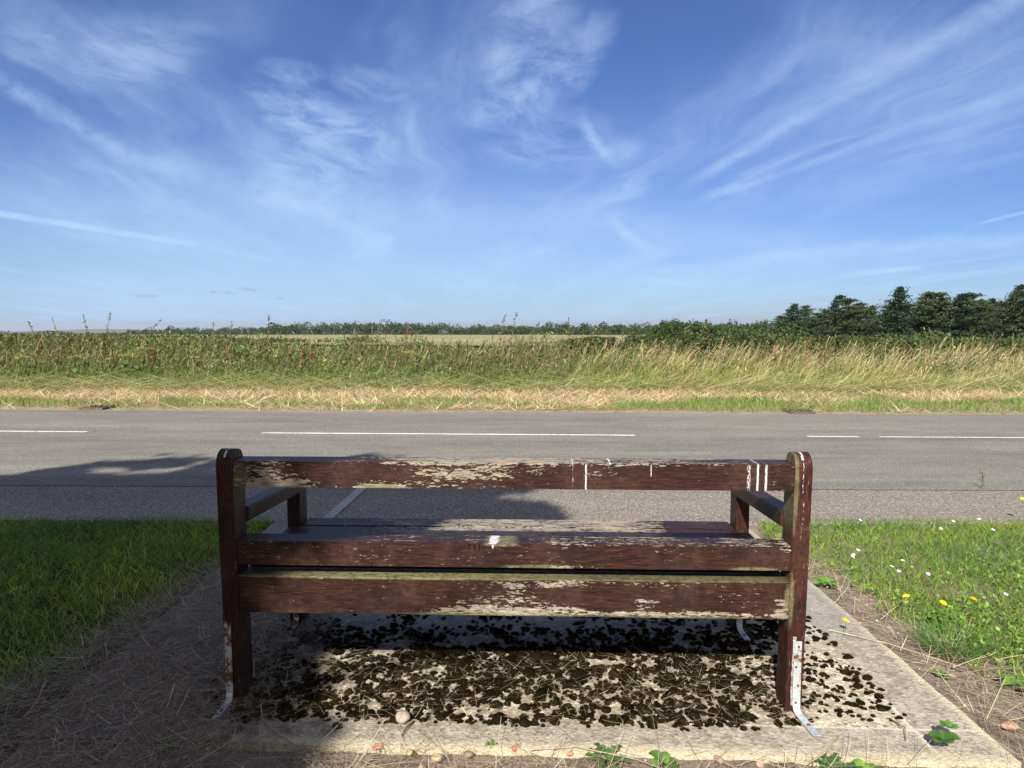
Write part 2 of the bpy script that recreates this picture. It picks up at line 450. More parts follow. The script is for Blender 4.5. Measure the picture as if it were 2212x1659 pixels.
def mat_field():
    m, g = material('stubble_field'); co = objco(g)
    n = g.noise(g.scale(co, (.015, .05, 1)), 1., 6, .65); f = g.noise(g.scale(co, (.3, .9, 1)), 1., 5, .7)
    c = g.ramp(g.add(g.mul(n, .7), g.mul(f, .3)), [(.38, (.17, .175, .07)), (.5, (.29, .25, .12)), (.62, (.40, .33, .18))])
    setp(g, c, .95, .1); return m
M_conc = mat_concrete()
M_road = mat_asphalt('road_asphalt', [(.10, .095, .085), (.20, .189, .168), (.38, .352, .305)], patchy=.32, bumpd=0)
M_bay = mat_asphalt('layby_asphalt', [(.085, .076, .066), (.225, .20, .17), (.48, .42, .35)], coarse=150, bumpd=.004, patchy=.16)
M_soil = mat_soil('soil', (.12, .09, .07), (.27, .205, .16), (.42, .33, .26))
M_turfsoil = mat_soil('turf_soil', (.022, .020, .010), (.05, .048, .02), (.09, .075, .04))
M_verge = mat_soil('verge_soil', (.16, .12, .07), (.36, .28, .17), (.52, .42, .27))
def mat_line(name, c0, wear):
    m, g = material(name); co = objco(g)
    f = g.noise(co, 60, 5, .7)
    c = g.mix(g.ss(g.add(f, g.mul(g.noise(co, 3.0, 3), .35)), wear, wear + .08), c0, (.20, .19, .175))
    setp(g, c, .7, .3, g.bump(f, .4, .002)); return m
M_line = mat_line('road_paint', (.72, .70, .62), .70)
M_oldline = mat_line('worn_road_paint', (.36, .35, .33), .70)

# ------------------------------------------------------------------ terrain
def zt(x, y):
    """lie of the land: level by the road, falling gently away beyond the hedge"""
    ys = [-400, 17.5, 60, 150, 400, 600, 1200, 3000, 7000, 12000]
    zs = [-.07, -.07, -1.6, -3.0, -5.2, -8.5, -14, -36, -85, -140]
    z = np.interp(y, ys, zs)
    return z
def grid_sheet(name, xs, ys, zf, mat, kind='structure', smooth=True):
    X, Y = np.meshgrid(xs, ys); Z = zf(X, Y)
    V = np.stack([X, Y, Z], -1).reshape(-1, 3); nx, ny = len(xs), len(ys)
    i = np.arange(nx * ny).reshape(ny, nx)
    F = np.stack([i[:-1, :-1], i[:-1, 1:], i[1:, 1:], i[1:, :-1]], -1).reshape(-1, 4)
    o = mesh_np(name, V, F, mat, None, None, smooth); o['kind'] = kind; return o
gx = np.concatenate([-np.geomspace(9000, 20, 24), np.linspace(-16, 16, 17), np.geomspace(20, 9000, 24)])
gy = np.concatenate([-np.geomspace(400, 2, 8), [0, 5, 10, 14, 17.5, 22, 30, 40, 60, 80, 110, 150, 200, 260, 330, 400, 480, 600, 800, 1200, 2000, 3000, 4500, 7000, 12000]])
grid_sheet('ground', gx, gy, zt, mat_ground())
def field_edge(x):   # near edge of the pale field
    return 105 + 45 * np.abs(np.sin(x * .012)) + np.where(x < -90, (-90 - x) * .9, 0)
fx = np.linspace(-230, 95, 40)
fy = np.linspace(0, 1, 14)
X = np.tile(fx, (14, 1)); Y = field_edge(X) + fy[:, None] * (425 - field_edge(X)); Zf = zt(X, Y) + .35 + np.sin(fy[:, None] * np.pi) * .5
Vf = np.stack([X, Y, Zf], -1).reshape(-1, 3); ii = np.arange(14 * 40).reshape(14, 40)
Ff = np.stack([ii[:-1, :-1], ii[:-1, 1:], ii[1:, 1:], ii[1:, :-1]], -1).reshape(-1, 4)
mesh_np('field', Vf, Ff, mat_field(), None, None, True)['kind'] = 'structure'
# distant hills
mh, gh = material('hill_moorland'); setp(gh, gh.ramp(gh.noise(gh.scale(objco(gh), (.002, .002, .002)), 1., 5), [(.35, (.05, .07, .04)), (.65, (.12, .12, .06))]), .95, .1)
hx = np.linspace(-4600, 3200, 90); hy = np.linspace(4200, 6600, 12)
def hill_z(X, Y):
    ridge = (24 * np.exp(-((X + 2900) / 300.) ** 4) + 12 * np.exp(-((X + 3500) / 500.) ** 2) + 50 * np.exp(-((X + 20) / 380.) ** 4)
             + 40 * np.exp(-((X - 1000) / 200.) ** 2) + 5 * fbm(X / 380, X * 0, 3))
    prof = np.clip(1 - ((Y - 5400) / 1200.) ** 2, 0, 1)
    return zt(X, Y) - 6 + (ridge + 4) * prof
grid_sheet('hills', hx, hy, hill_z, mh)

# ------------------------------------------------------------------ road, layby, pad
def near_edge(x): return 4.37 - .010 * x
def joint(x): return 5.27 - .022 * x
def centre(x): return 7.83 - .042 * x
def far_edge(x): return 9.85 - .043 * x + .02 * np.sin(x * 1.3)
def strip(name, x0, x1, f0, f1, z0, z1, mat, n=60, m=6, kind='structure', skirt=.06, rough_edge=0.):
    xs = np.linspace(x0, x1, n); t = np.linspace(0, 1, m)
    X = np.tile(xs, (m, 1)); a, b = f0(xs), f1(xs)
    if rough_edge: a = a + rough_edge * (fbm(xs * 3, xs * 0) - .5); b = b + rough_edge * (fbm(xs * 3, xs * 0 + 9) - .5)
    Y = a + t[:, None] * (b - a); Z = z0 + t[:, None] * (z1 - z0) + 0 * X
    if skirt:
        X = np.vstack([xs, X, xs]); Y = np.vstack([a, Y, b]); Z = np.vstack([xs * 0 + z0 - skirt, Z, xs * 0 + z1 - skirt]); m += 2
    V = np.stack([X, Y, Z], -1).reshape(-1, 3); i = np.arange(n * m).reshape(m, n)
    F = np.stack([i[:-1, :-1], i[:-1, 1:], i[1:, 1:], i[1:, :-1]], -1).reshape(-1, 4)
    o = mesh_np(name, V, F, mat); o['kind'] = kind; return o
strip('road', -60, 60, joint, far_edge, 0., 0., M_road, 240, 4, rough_edge=.0)
strip('layby', -60, 60, near_edge, lambda x: joint(x) - .006, -.006, -.003, M_bay, 240, 3)
# dirt gathered in the seam between layby and road
mg, gg = material('seam_grit'); fg = gg.noise(objco(gg), 40, 5, .7)
setp(gg, gg.ramp(fg, [(.4, (.11, .10, .08)), (.6, (.28, .245, .19))]), .95, .1, gg.bump(fg, 1, .01))
strip('road_seam', -60, 60, lambda x: joint(x) - .009 - .008 * vn(x * 9, 0), lambda x: joint(x) + .012 * vn(x * 7, 3), .001, .003, mg, 1200, 2, skirt=0)
def paint(name, x0, x1, w, mat, wav=.006):
    strip(name, x0, x1, lambda x: centre(x) - w / 2 + wav * (vn(x * 5, 2) - .5), lambda x: centre(x) + w / 2 + wav * (vn(x * 5, 8) - .5), .004, .004, mat, 120, 2, skirt=0)
for a in (-20.79, -14.79, -8.79, -2.79, 3.21, 9.21, 15.21):
    if abs(a - 3.21) < .1:
        paint('lane_marking', 3.19, 3.74, .07, M_line); paint('lane_marking', 3.95, 7.2, .055, M_line)
    else: paint('lane_marking', a, a + 4.13 if abs(a + 2.79) < .1 else a + 4.0, .075, M_line)
V = np.array([[-1.19, near_edge(-1.19) + .01, .002], [-1.12, near_edge(-1.12) + .01, .002], [-1.075, joint(-1.1) - .02, .002], [-1.145, joint(-1.1) - .02, .002]])
mesh_np('bay_marking', V, [[0, 1, 2, 3]], M_oldline)['kind'] = 'structure'
# verge beyond the road
def hedge_foot(x): return 12.75 - .015 * x
strip('verge', -60, 60, lambda x: far_edge(x) - .03, lambda x: x * 0 + 19.5, -.012, .06, M_verge, 240, 8, rough_edge=.14, skirt=.02)
# concrete pad (1 cm uneven, chipped edges)
def pad():
    n = 60; xs = np.linspace(-1.46, 1.41, n); ys = np.linspace(0, 1, 40)
    X = np.tile(xs, (40, 1)); fr = 1.965 - .045 * xs + .018 * (fbm(xs * 6, xs * 0) - .5); bk = near_edge(xs) - .005
    Y = fr + ys[:, None] * (bk - fr); X = X + (X > 1.40) * .02 * (fbm(Y * 6, Y * 0 + 4) - .5)
    Z = .004 * (fbm(X * 5, Y * 5) - .5)
    X = np.vstack([X[:1], X, X[-1:]]); Y = np.vstack([Y[:1], Y, Y[-1:]]); Z = np.vstack([Z[:1] * 0 - .09, Z, Z[-1:] * 0 - .09])
    X = np.hstack([X[:, :1], X, X[:, -1:]]); Y = np.hstack([Y[:, :1], Y, Y[:, -1:]]); Z = np.hstack([Z[:, :1] * 0 - .09, Z, Z[:, -1:] * 0 - .09])
    ny, nx = X.shape; i = np.arange(nx * ny).reshape(ny, nx)
    F = np.stack([i[:-1, :-1], i[:-1, 1:], i[1:, 1:], i[1:, :-1]], -1).reshape(-1, 4)
    o = mesh_np('concrete_path', np.stack([X, Y, Z], -1).reshape(-1, 3), F, M_conc, None, None, False); o['kind'] = 'structure'
pad()
def lump_sheet(name, x0, x1, y0, y1, nx, ny, z, amp, mat, sc_=6., xf=None):
    xs = np.linspace(x0, x1, nx); ys = np.linspace(y0, y1, ny)
    return grid_sheet(name, xs, ys, lambda X, Y: z + amp * (fbm(X * sc_, Y * sc_, 4) - .5), mat)
o = lump_sheet('soil', -1.44, 8, -1.5, 4.34, 420, 260, -.022, .035, M_soil, 7.)
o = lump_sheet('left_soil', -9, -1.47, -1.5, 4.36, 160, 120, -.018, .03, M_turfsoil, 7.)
# near soil also runs left in front of the pad

# ------------------------------------------------------------------ bench
BW, PW, PD, LEAN = .915, .0522, .0889, .0242
bench = empty('park_bench', (-.0051, 2.1975, 0), R(-1.943))
tag(bench, 'weathered brown wooden park bench with peeling paint, standing on the mossy concrete pad', 'bench')
yb = lambda z: -LEAN * z / .8
def mat_wood(name, seed=0., grain='x', blobs=(), streaks=(), algae=(), splats=(), base=-.16, tone=1., redness=1., thr=.60):
    m, g = material(name); co = objco(g); x, y, z = g.xyz(co)
    if grain == 'x': gv = g.vec(g.mul(x, 1.), g.mul(y, 9.), g.add(g.mul(z, 9.), seed))
    elif grain == 'y': gv = g.vec(g.mul(x, 9.), g.mul(y, 1.), g.add(g.mul(z, 9.), seed))
    else: gv = g.vec(g.mul(x, 9.), g.add(g.mul(y, 9.), seed), g.mul(z, 1.))
    grn = g.noise(gv, 22., 7, .65, .15)
    chip = g.add(g.mul(g.noise(g.scale(gv, (1., .6, .6)), 11., 6, .6, .4), .42), g.mul(g.noise(g.scale(gv, (1.1, .42, .42)), 50., 5, .6, .6), .58))
    chip = g.add(g.mul(g.sub(chip, .5), 1.75), .5)
    crk = g.noise(g.scale(gv, (1., 1.6, 1.6)), 10., 5, .6, .2)
    big = g.noise(co, 4.5, 4, .6); sp = g.noise(g.vec(g.add(x, seed), y, z), 60, 5, .7)
    reg = base
    for bx_, bz_, rx_, rz_, amp in blobs:
        a = g.m('DIVIDE', g.sub(x, bx_), rx_); b = g.m('DIVIDE', g.sub(z, bz_), rz_)
        reg = g.add(reg, g.mul(g.ss(g.add(g.mul(a, a), g.mul(b, b)), 1.3, 0.), amp))
    v = g.add(g.add(chip, reg), g.mul(g.sub(big, .5), .30))
    peel = g.ss(v, thr, thr + .018); rim = g.sub(g.ss(v, thr - .02, thr), peel)
    t = tone
    paintc = g.ramp(grn, [(.32, (.010 * t, .0046 * t, .0034 * t)), (.5, (.029 * t * redness, .0110 * t, .0075 * t)), (.66, (.068 * t * redness, .027 * t, .017 * t))])
    fade = g.ss(g.noise(g.vec(g.mul(x, 2.2), y, g.add(z, seed + 3.)), 3., 5, .6), .42, .66)
    paintc = g.mix(g.mul(fade, .5), paintc, g.ramp(sp, [(.3, (.022 * t, .011 * t, .008 * t)), (.7, (.110 * t, .056 * t, .041 * t))]))
    grime = g.ss(g.noise(g.vec(g.mul(x, 1.3), y, g.mul(g.add(z, seed), 2.)), 4., 6, .62), .50, .68)
    paintc = g.mix(g.mul(grime, .62), paintc, (.011 * t, .007 * t, .0055 * t))
    fleck = g.ss(g.add(g.noise(g.scale(gv, (.8, .42, .42)), 52., 3, .6, .3), g.mul(g.sub(big, .5), .35)), .685, .71)
    paintc = g.mix(g.mul(fleck, .75), paintc, (.34, .25, .18))
    bare = g.ramp(grn, [(.32, (.10, .08, .062)), (.5, (.28, .232, .18)), (.7, (.47, .40, .32))])
    bare = g.mix(g.ss(big, .5, .68, 0, .5), bare, (.42, .31, .20))
    c = g.mix(peel, paintc, bare)
    for ax_, az_, wx_, hz_, amp in algae:
        a = g.m('DIVIDE', g.sub(x, ax_), wx_); b = g.m('DIVIDE', g.sub(z, az_), hz_)
        k = g.mul(g.ss(g.add(g.mul(a, a), g.mul(b, b)), 1.2, .2), g.ss(sp, .30, .6, .3, 1))
        c = g.mix(g.mul(k, amp), c, g.ramp(grn, [(.3, (.09, .085, .035)), (.7, (.30, .28, .15))]))
    wm = None
    for sx_, z0_, z1_, w_, amp in streaks:
        wob = g.add(g.sub(x, sx_), g.mul(g.sub(g.noise(g.vec(0., 0., g.mul(z, 55.)), 1., 2), .5), w_ * .9))
        k = g.ss(g.m('ABSOLUTE', wob), w_ * .85, w_ * .4)
        k = g.mul(k, g.mul(g.ss(z, z0_ - .003, z0_ + .003), g.ss(z, z1_ + .003, z1_ - .003)))
        k = g.mul(k, g.ss(g.noise(g.vec(g.mul(x, 300.), 0., g.mul(z, 70.)), 1., 4, .7), .66 - amp * .32, .72 - amp * .32))
        wm = k if wm is None else g.mx(wm, k)
    for px_, pz_, rx_, rz_, yk in splats:
        a = g.m('DIVIDE', g.sub(x, px_), rx_); b = g.m('DIVIDE', g.sub(z, pz_), rz_)
        k = g.ss(g.add(g.add(g.mul(a, a), g.mul(b, b)), g.mul(g.sub(g.noise(co, 110., 5, .7), .5), 5.)), 1.1, .8)
        wm = k if wm is None else g.mx(wm, k)
    rough = g.mix(peel, (.50, .50, .50), (.9, .9, .9))
    if wm is not None: c = g.mix(g.mul(wm, .85), c, (.66, .66, .66))
    h = g.add(g.mul(g.sub(1., peel), .8), g.add(g.mul(grn, .5), g.mul(rim, .5)))
    crack = g.ss(crk, .30, .27)
    c = g.mix(g.mul(crack, .7), c, (.01, .006, .005)); h = g.sub(h, crack)
    setp(g, c, rough, .25, g.bump(h, .8, .0022)); return m
# --- back posts
def back_post(sx):
    x0, x1 = sorted((sx * (BW - PW), sx * BW))
    pr = [(0, 0), (yb(.3), .3), (yb(.78), .78)]
    r = .040; zc_, y0 = .78, yb(.78)
    for a in np.linspace(0, 90, 7)[1:]:
        pr.append((y0 + r - r * math.cos(R(a)), zc_ + r * math.sin(R(a))))
    for a in np.linspace(90, 0, 7)[:-1]:
        pr.append((y0 + PD - r + r * math.cos(R(a)), zc_ + r * math.sin(R(a))))
    pr += [(y0 + PD, .78), (yb(.3) + PD, .3), (PD, 0)]
    bm = bmesh.new(); prism(bm, pr[::-1], x0, x1, .0045); return bm
M_postL = mat_wood('post_wood_shade_toned', 5., 'z', base=-.24, tone=.9, redness=1.1, streaks=[(-.889, .80, .84, .004, .9)], blobs=[(-.87, .80, .05, .06, .18)])  # left post copy toned down, shade put into its paint colour
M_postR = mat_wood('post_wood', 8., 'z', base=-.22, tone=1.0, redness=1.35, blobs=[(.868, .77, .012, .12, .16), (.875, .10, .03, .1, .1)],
                   streaks=[(.888, .70, .795, .0026, .5), (.892, .60, .68, .003, .35), (.887, .802, .83, .006, .7)],
                   algae=[(.866, .72, .012, .16, .6), (.866, .36, .012, .1, .6)])
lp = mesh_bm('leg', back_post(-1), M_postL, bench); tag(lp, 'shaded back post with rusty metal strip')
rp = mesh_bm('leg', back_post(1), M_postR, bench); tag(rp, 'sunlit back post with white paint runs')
# --- back rails
RD = .0809; A = BW - PW
rails = [
    ('top_rail', .7068, .7891, dict(seed=1., base=-.13,
      blobs=[(-.78, .74, .18, .07, .21), (-.78, .71, .24, .03, .09), (-.52, .715, .3, .03, .16), (-.08, .775, .32, .045, .17), (-.16, .735, .24, .04, .12), (-.2, .79, .45, .012, .16), (.30, .79, .35, .01, .14), (.5, .79, .4, .02, .12), (-.40, .71, .1, .01, .35), (.32, .755, .12, .02, .10)],
      streaks=[(.192, .70, .787, .0022, .45), (.232, .705, .787, .0035, 1.2), (.43, .75, .785, .002, .9), (.725, .705, .787, .0075, .55), (.752, .705, .789, .0045, 1.3), (.777, .705, .787, .0050, .85), (.305, .785, .8, .004, .8), (.19, .785, .8, .006, .6)],
      algae=[(-.40, .708, .09, .012, .9), (-.66, .708, .05, .01, .6), (-.84, .745, .03, .05, .5)])),
    ('middle_rail', .4558, .5335, dict(seed=2.3, base=-.19,
      blobs=[(.1, .4575, .22, .012, .26), (-.30, .54, .35, .010, .25), (.35, .5335, .5, .006, .22), (.82, .457, .1, .01, .2), (.85, .525, .03, .012, .25), (-.62, .463, .06, .012, .1), (.8, .54, .2, .012, .2)],
      streaks=[(.665, .46, .505, .0014, .2)], splats=[(-.052, .535, .015, .004, .012), (-.054, .523, .003, .009, .0)],
      algae=[(-.03, .530, .06, .008, .9), (.08, .46, .12, .008, .6), (.75, .459, .08, .008, .7)])),
    ('bottom_rail', .2996, .4207, dict(seed=4.1, base=-.17,
      blobs=[(.0, .335, .28, .045, .17), (.02, .315, .42, .022, .22), (.22, .403, .50, .018, .22), (.55, .31, .35, .014, .34), (.08, .40, .2, .03, .08), (.84, .33, .035, .05, .32), (.42, .345, .06, .02, .20), (.5, .34, .2, .03, .1), (-.5, .415, .2, .006, .2), (-.03, .365, .12, .03, .14)],
      streaks=[(.655, .33, .41, .0015, .3)],
      algae=[(-.35, .421, .60, .009, .95), (.5, .421, .5, .007, .6), (.86, .36, .015, .06, .7), (-.05, .303, .3, .008, .8), (.5, .303, .3, .006, .6)])),
]
for nm, z0, z1, kw in rails:
    bm = bmesh.new()
    y0, y1 = yb(z0) + .0025, yb(z1) + .0025
    prism(bm, [(y0, z0), (y0 + RD, z0), (y1 + RD, z1), (y1, z1)][::-1], -A - .0005, A + .0005, .0035)
    mesh_bm('rail', bm, mat_wood(nm + '_wood', **kw), bench)
# --- pencil-thin saw cuts in the middle rail
mc, gc = material('dark_groove'); setp(gc, (.006, .004, .003), .9, .1)
for cx in (-.128, -.112, -.096):
    bm = bmesh.new(); prism(bm, box_prof(yb(.52) - .0002, yb(.52) + .004, .512, .5315), cx - .0009, cx + .0009, 0)
    mesh_bm('saw_cut', bm, mc, bench)
# --- front legs
M_dark = mat_wood('frame_wood_shade_toned', 11., 'z', base=-.25, tone=.75)  # darker copy of the frame wood, shade painted into the tone
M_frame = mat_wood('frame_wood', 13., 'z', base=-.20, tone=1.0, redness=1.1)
M_armL = mat_wood('arm_wood_shade_toned', 17., 'y', base=-.25, tone=.8); M_armR = mat_wood('arm_wood', 19., 'y', base=-.19, tone=.95)  # left arm copy is darkened in colour to stand for shade
FD = .5956
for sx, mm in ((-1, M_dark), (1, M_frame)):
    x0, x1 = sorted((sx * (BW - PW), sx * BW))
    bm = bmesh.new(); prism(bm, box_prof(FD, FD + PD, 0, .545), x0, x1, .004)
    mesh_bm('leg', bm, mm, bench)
# --- arms, sloping gently forward
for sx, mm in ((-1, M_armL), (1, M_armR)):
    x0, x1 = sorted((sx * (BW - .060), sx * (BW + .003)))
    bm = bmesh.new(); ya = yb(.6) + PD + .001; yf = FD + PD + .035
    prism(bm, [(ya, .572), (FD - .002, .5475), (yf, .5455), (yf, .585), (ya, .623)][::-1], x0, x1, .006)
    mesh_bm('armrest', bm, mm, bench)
# --- seat frame and boards
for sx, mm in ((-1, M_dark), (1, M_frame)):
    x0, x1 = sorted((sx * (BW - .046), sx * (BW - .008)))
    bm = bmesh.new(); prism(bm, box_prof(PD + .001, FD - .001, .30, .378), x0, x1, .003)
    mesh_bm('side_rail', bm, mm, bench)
bm = bmesh.new(); prism(bm, box_prof(FD + .022, FD + .062, .30, .376), -A + .0005, A - .0005, .003)
mesh_bm('front_rail', bm, mat_wood('front_rail_wood', 23., 'x', base=-.2), bench)
bm = bmesh.new(); prism(bm, box_prof(RD + .006, RD + .028, .352, .452), -A + .0005, A - .0005, .003)
mesh_bm('added_gap_board', bm, M_dark, bench)  # added board, closes the gap between the rails so it looks dark
M_seat = mat_wood('seat_wood', 29., 'x', base=-.06, thr=.56, blobs=[(.1, .41, .75, .1, .20), (-.75, .41, .25, .1, -.05), (.72, .41, .14, .1, -.38)])
for k, (ya, yc, xa, za) in enumerate(((FD + .004, FD + PD + .02, A - .001, .411), (.476, .592, .905, .409), (.352, .470, .905, .406), (.228, .346, .905, .403), (.114, .222, .861, .400))):
    bm = bmesh.new(); prism(bm, box_prof(ya, yc, za - .0305, za), -xa, xa, .006)
    mesh_bm('seat_slat', bm, M_seat, bench)
# --- galvanised fixing straps: down the back of each leg, foot running out over the concrete
def mat_strap(name, rust):
    m, g = material(name); co = objco(g); n = g.noise(co, 45, 6, .7); b = g.noise(co, 9, 4, .6)
    c = g.ramp(n, [(.3, (.33, .35, .36)), (.6, (.62, .66, .68))])
    c = g.mix(g.ss(g.add(n, g.mul(b, .8)), 1.02 - rust, 1.14 - rust), c, (.16, .055, .02))
    setp(g, c, .5, .5, g.bump(n, .4, .002), .35); return m
M_strapR = mat_strap('galvanised_steel', .05); M_strapL = mat_strap('rusty_galvanised_steel', .20)
M_screw = mat_strap('rusty_screw_steel', .45)
def strap(cx, y0, top, foot, mm, skew=0., w=.022, screws=((.2, 0), (.13, .003), (.06, -.003))):
    bm = bmesh.new(); t = .0035
    path = [(y0, top), (y0, .035), (y0 - .006, .015), (y0 - .022, .0065), (y0 - foot, .0055)]
    n = len(path); rows = []
    for i, (py, pz) in enumerate(path):
        a = Vector(path[max(i - 1, 0)]); b = Vector(path[min(i + 1, n - 1)]); dd = (b - a).normalized(); nn = Vector((dd.y, -dd.x))
        q = Vector((py, pz)); o1 = q + nn * t
        s = skew * max(0, (y0 - .006) - py); ww = w * (1 + .06 * math.sin(i * 2.1)) * .5
        rows.append([bm.verts.new((cx - ww + s, q.x, q.y)), bm.verts.new((cx + ww + s, q.x, q.y)), bm.verts.new((cx + ww + s, o1.x, o1.y)), bm.verts.new((cx - ww + s, o1.x, o1.y))])
    for i in range(n - 1):
        for j in range(4): bm.faces.new((rows[i][j], rows[i][(j + 1) % 4], rows[i + 1][(j + 1) % 4], rows[i + 1][j]))
    bm.faces.new(rows[0]); bm.faces.new(rows[-1][::-1])
    so_ = mesh_bm('fixing_strap', bm, mm, bench)
    for sz_, ox in screws:
        bm = bmesh.new(); bmesh.ops.create_cone(bm, cap_ends=True, segments=12, radius1=.0042, radius2=.0030, depth=.003,
            matrix=Matrix.Translation((cx + ox, y0 - .0048, sz_)) @ Matrix.Rotation(R(90), 4, 'X'))
        mesh_bm('screw', bm, M_screw, so_)
    bm = bmesh.new(); fy = y0 - foot * .62
    bmesh.ops.create_cone(bm, cap_ends=True, segments=12, radius1=.006, radius2=.0045, depth=.003, matrix=Matrix.Translation((cx + skew * foot * .6, fy, .0108)))
    mesh_bm('screw', bm, M_screw, so_)
strap(-.900, -.010, .262, .105, M_strapL, -.02, .021)
strap(.893, -.0095, .232, .138, M_strapR, .10, .023, ((.215, .002), (.15, -.004), (.09, .004), (.035, -.002)))
strap(-.888, FD - .001, .16, .10, M_strapL, .0); strap(.886, FD - .001, .16, .10, M_strapR, .05)
# torn timber round the straps: pale scars
for sx, cx, top in ((-1, -.913 + .004, .27), (1, .882, .245)):
    bm = bmesh.new(); zs_ = np.linspace(.02, top, 14); ex = [0.002 + .003 * random.random() for _ in zs_]
    vs = [(bm.verts.new((cx - e, -.0022 + yb(z), z)), bm.verts.new((cx + .0025 + e, -.0022 + yb(z), z))) for z, e in zip(zs_, ex)]
    for a, b in zip(vs, vs[1:]): bm.faces.new((a[0], a[1], b[1], b[0]))
    r_ = bmesh.ops.extrude_face_region(bm, geom=bm.faces[:]); bmesh.ops.translate(bm, verts=[v for v in r_['geom'] if isinstance(v, bmesh.types.BMVert)], vec=(0, .006, 0))
    mr, gr_ = material('rust_scar' if sx < 0 else 'split_paint_scar'); nn_ = gr_.noise(objco(gr_), 70, 5, .7)
    setp(gr_, gr_.ramp(nn_, [(.35, (.16, .05, .015)), (.65, (.30, .12, .04))] if sx < 0 else [(.35, (.10, .03, .02)), (.6, (.50, .47, .44))]), .8, .2, gr_.bump(nn_, .6, .003))
    mesh_bm('split_strip', bm, mr, bench)

# ------------------------------------------------------------------ overhanging tree behind the viewer, whose shade falls across the left
SHADE = np.array([(-.35, -2.), (-.45, 1.), (-.66, 1.9), (-.76, 2.4), (-.70, 2.8), (-.45, 3.1), (-.16, 3.4), (.05, 3.8), (.22, 4.2), (.40, 4.55), (.34, 4.72), (.05, 4.85), (.33, 4.98), (.30, 5.15),
                  (-.1, 5.35), (-.7, 5.9), (-1.25, 6.6), (-1.7, 6.15), (-2.2, 5.75), (-2.5, 5.72), (-2.55, 6.0), (-3.1, 6.5), (-3.5, 6.15), (-4.3, 5.85), (-5.5, 5.6), (-7., 5.), (-8.4, 3.4), (-9, 0), (-8, -2.)])
def inpoly(px, py, poly):
    ins = np.zeros(len(px), bool); j = len(poly) - 1
    for i in range(len(poly)):
        xi, yi = poly[i]; xj, yj = poly[j]
        ins ^= ((yi > py) != (yj > py)) & (px < (xj - xi) * (py - yi) / (yj - yi + 1e-12) + xi); j = i
    return ins
sx_k, sy_k = math.sin(SUN_AZ) / math.tan(SUN_EL), math.cos(SUN_AZ) / math.tan(SUN_EL)
shade_tree = empty('leafy_tree', (-6.2, -4.6, -.07)); tag(shade_tree, 'broadleaf tree behind the bench whose crown shades the grass and left end of the bench', 'tree')
tb = MB(); bc = (.11, .09, .07)
def limb(p0, p1, r0, r1, n=6, bend=.5):
    p0, p1 = np.array(p0, float), np.array(p1, float); pts = []
    off = rng.normal(0, bend, 3); off[2] = abs(off[2])
    for t in np.linspace(0, 1, n): pts.append(p0 + (p1 - p0) * t + off * math.sin(math.pi * t))
    tb.tube(pts, np.linspace(r0, r1, n), bc, 7)
limb((0, 0, -.1), (.2, .1, 3.2), .30, .22, 7, .1)
ends = [(-1.8, -1.2, 6.4), (2.0, 1.0, 6.2), (3.8, .6, 5.6), (.3, 2.2, 6.4), (-2.4, 1.6, 5.6), (.4, -1.8, 7.4), (4.6, -.6, 4.9), (1.2, 0, 8.2)]
for e in ends:
    limb((.2, .1, 3.1), e, .13, .03, 7, .35)
    for _ in range(3):
        q = np.array(e) + rng.normal(0, 1.1, 3); m_ = np.array(e) * .75 + np.array([.05, .02, .8]); limb(m_, q, .04, .01, 4, .15)
trunk = tb.build('trunk', M_bark, shade_tree)
n = 260000
c0 = np.array([-5.2, -3.6, 5.4]); P = rng.normal(size=(n, 3)); P /= (np.abs(P) ** 4).sum(1)[:, None] ** .25; P *= rng.uniform(.1, 1, (n, 1)) ** .4
P = c0 + P * np.array([5.6, 3.6, 3.6])
SX, SY = P[:, 0] + sx_k * P[:, 2], P[:, 1] + sy_k * P[:, 2]
jr = rng.normal(0, .07, (2, len(SX)))
jx, jy = jr[0] + .10 * (fbm(SX * 5, SY * 5) - .5) * 4, jr[1] + .10 * (fbm(SX * 5 + 40, SY * 5) - .5) * 4
ok = inpoly(SX + jx, SY + jy, SHADE) & (P[:, 1] < -.6) & (P[:, 2] > 2.1)
edge = (SX > -.25) | (SY > 5.3)
gap = fbm(SX * 2.4 + 5, SY * 2.4 + 3, 2)
ok &= ~(edge & (gap < .40)) & ~((SX > -.35) & (SY > 2.8) & (SY < 4.2) & (gap < .5))
P = P[ok]; P = P[:60000]
mb = MB().leaves(P - np.array([-6.2, -4.6, -.07]), .18, .62, jit((.045, .08, .02), len(P), .25))
mb.build('crown', M_far, shade_tree)

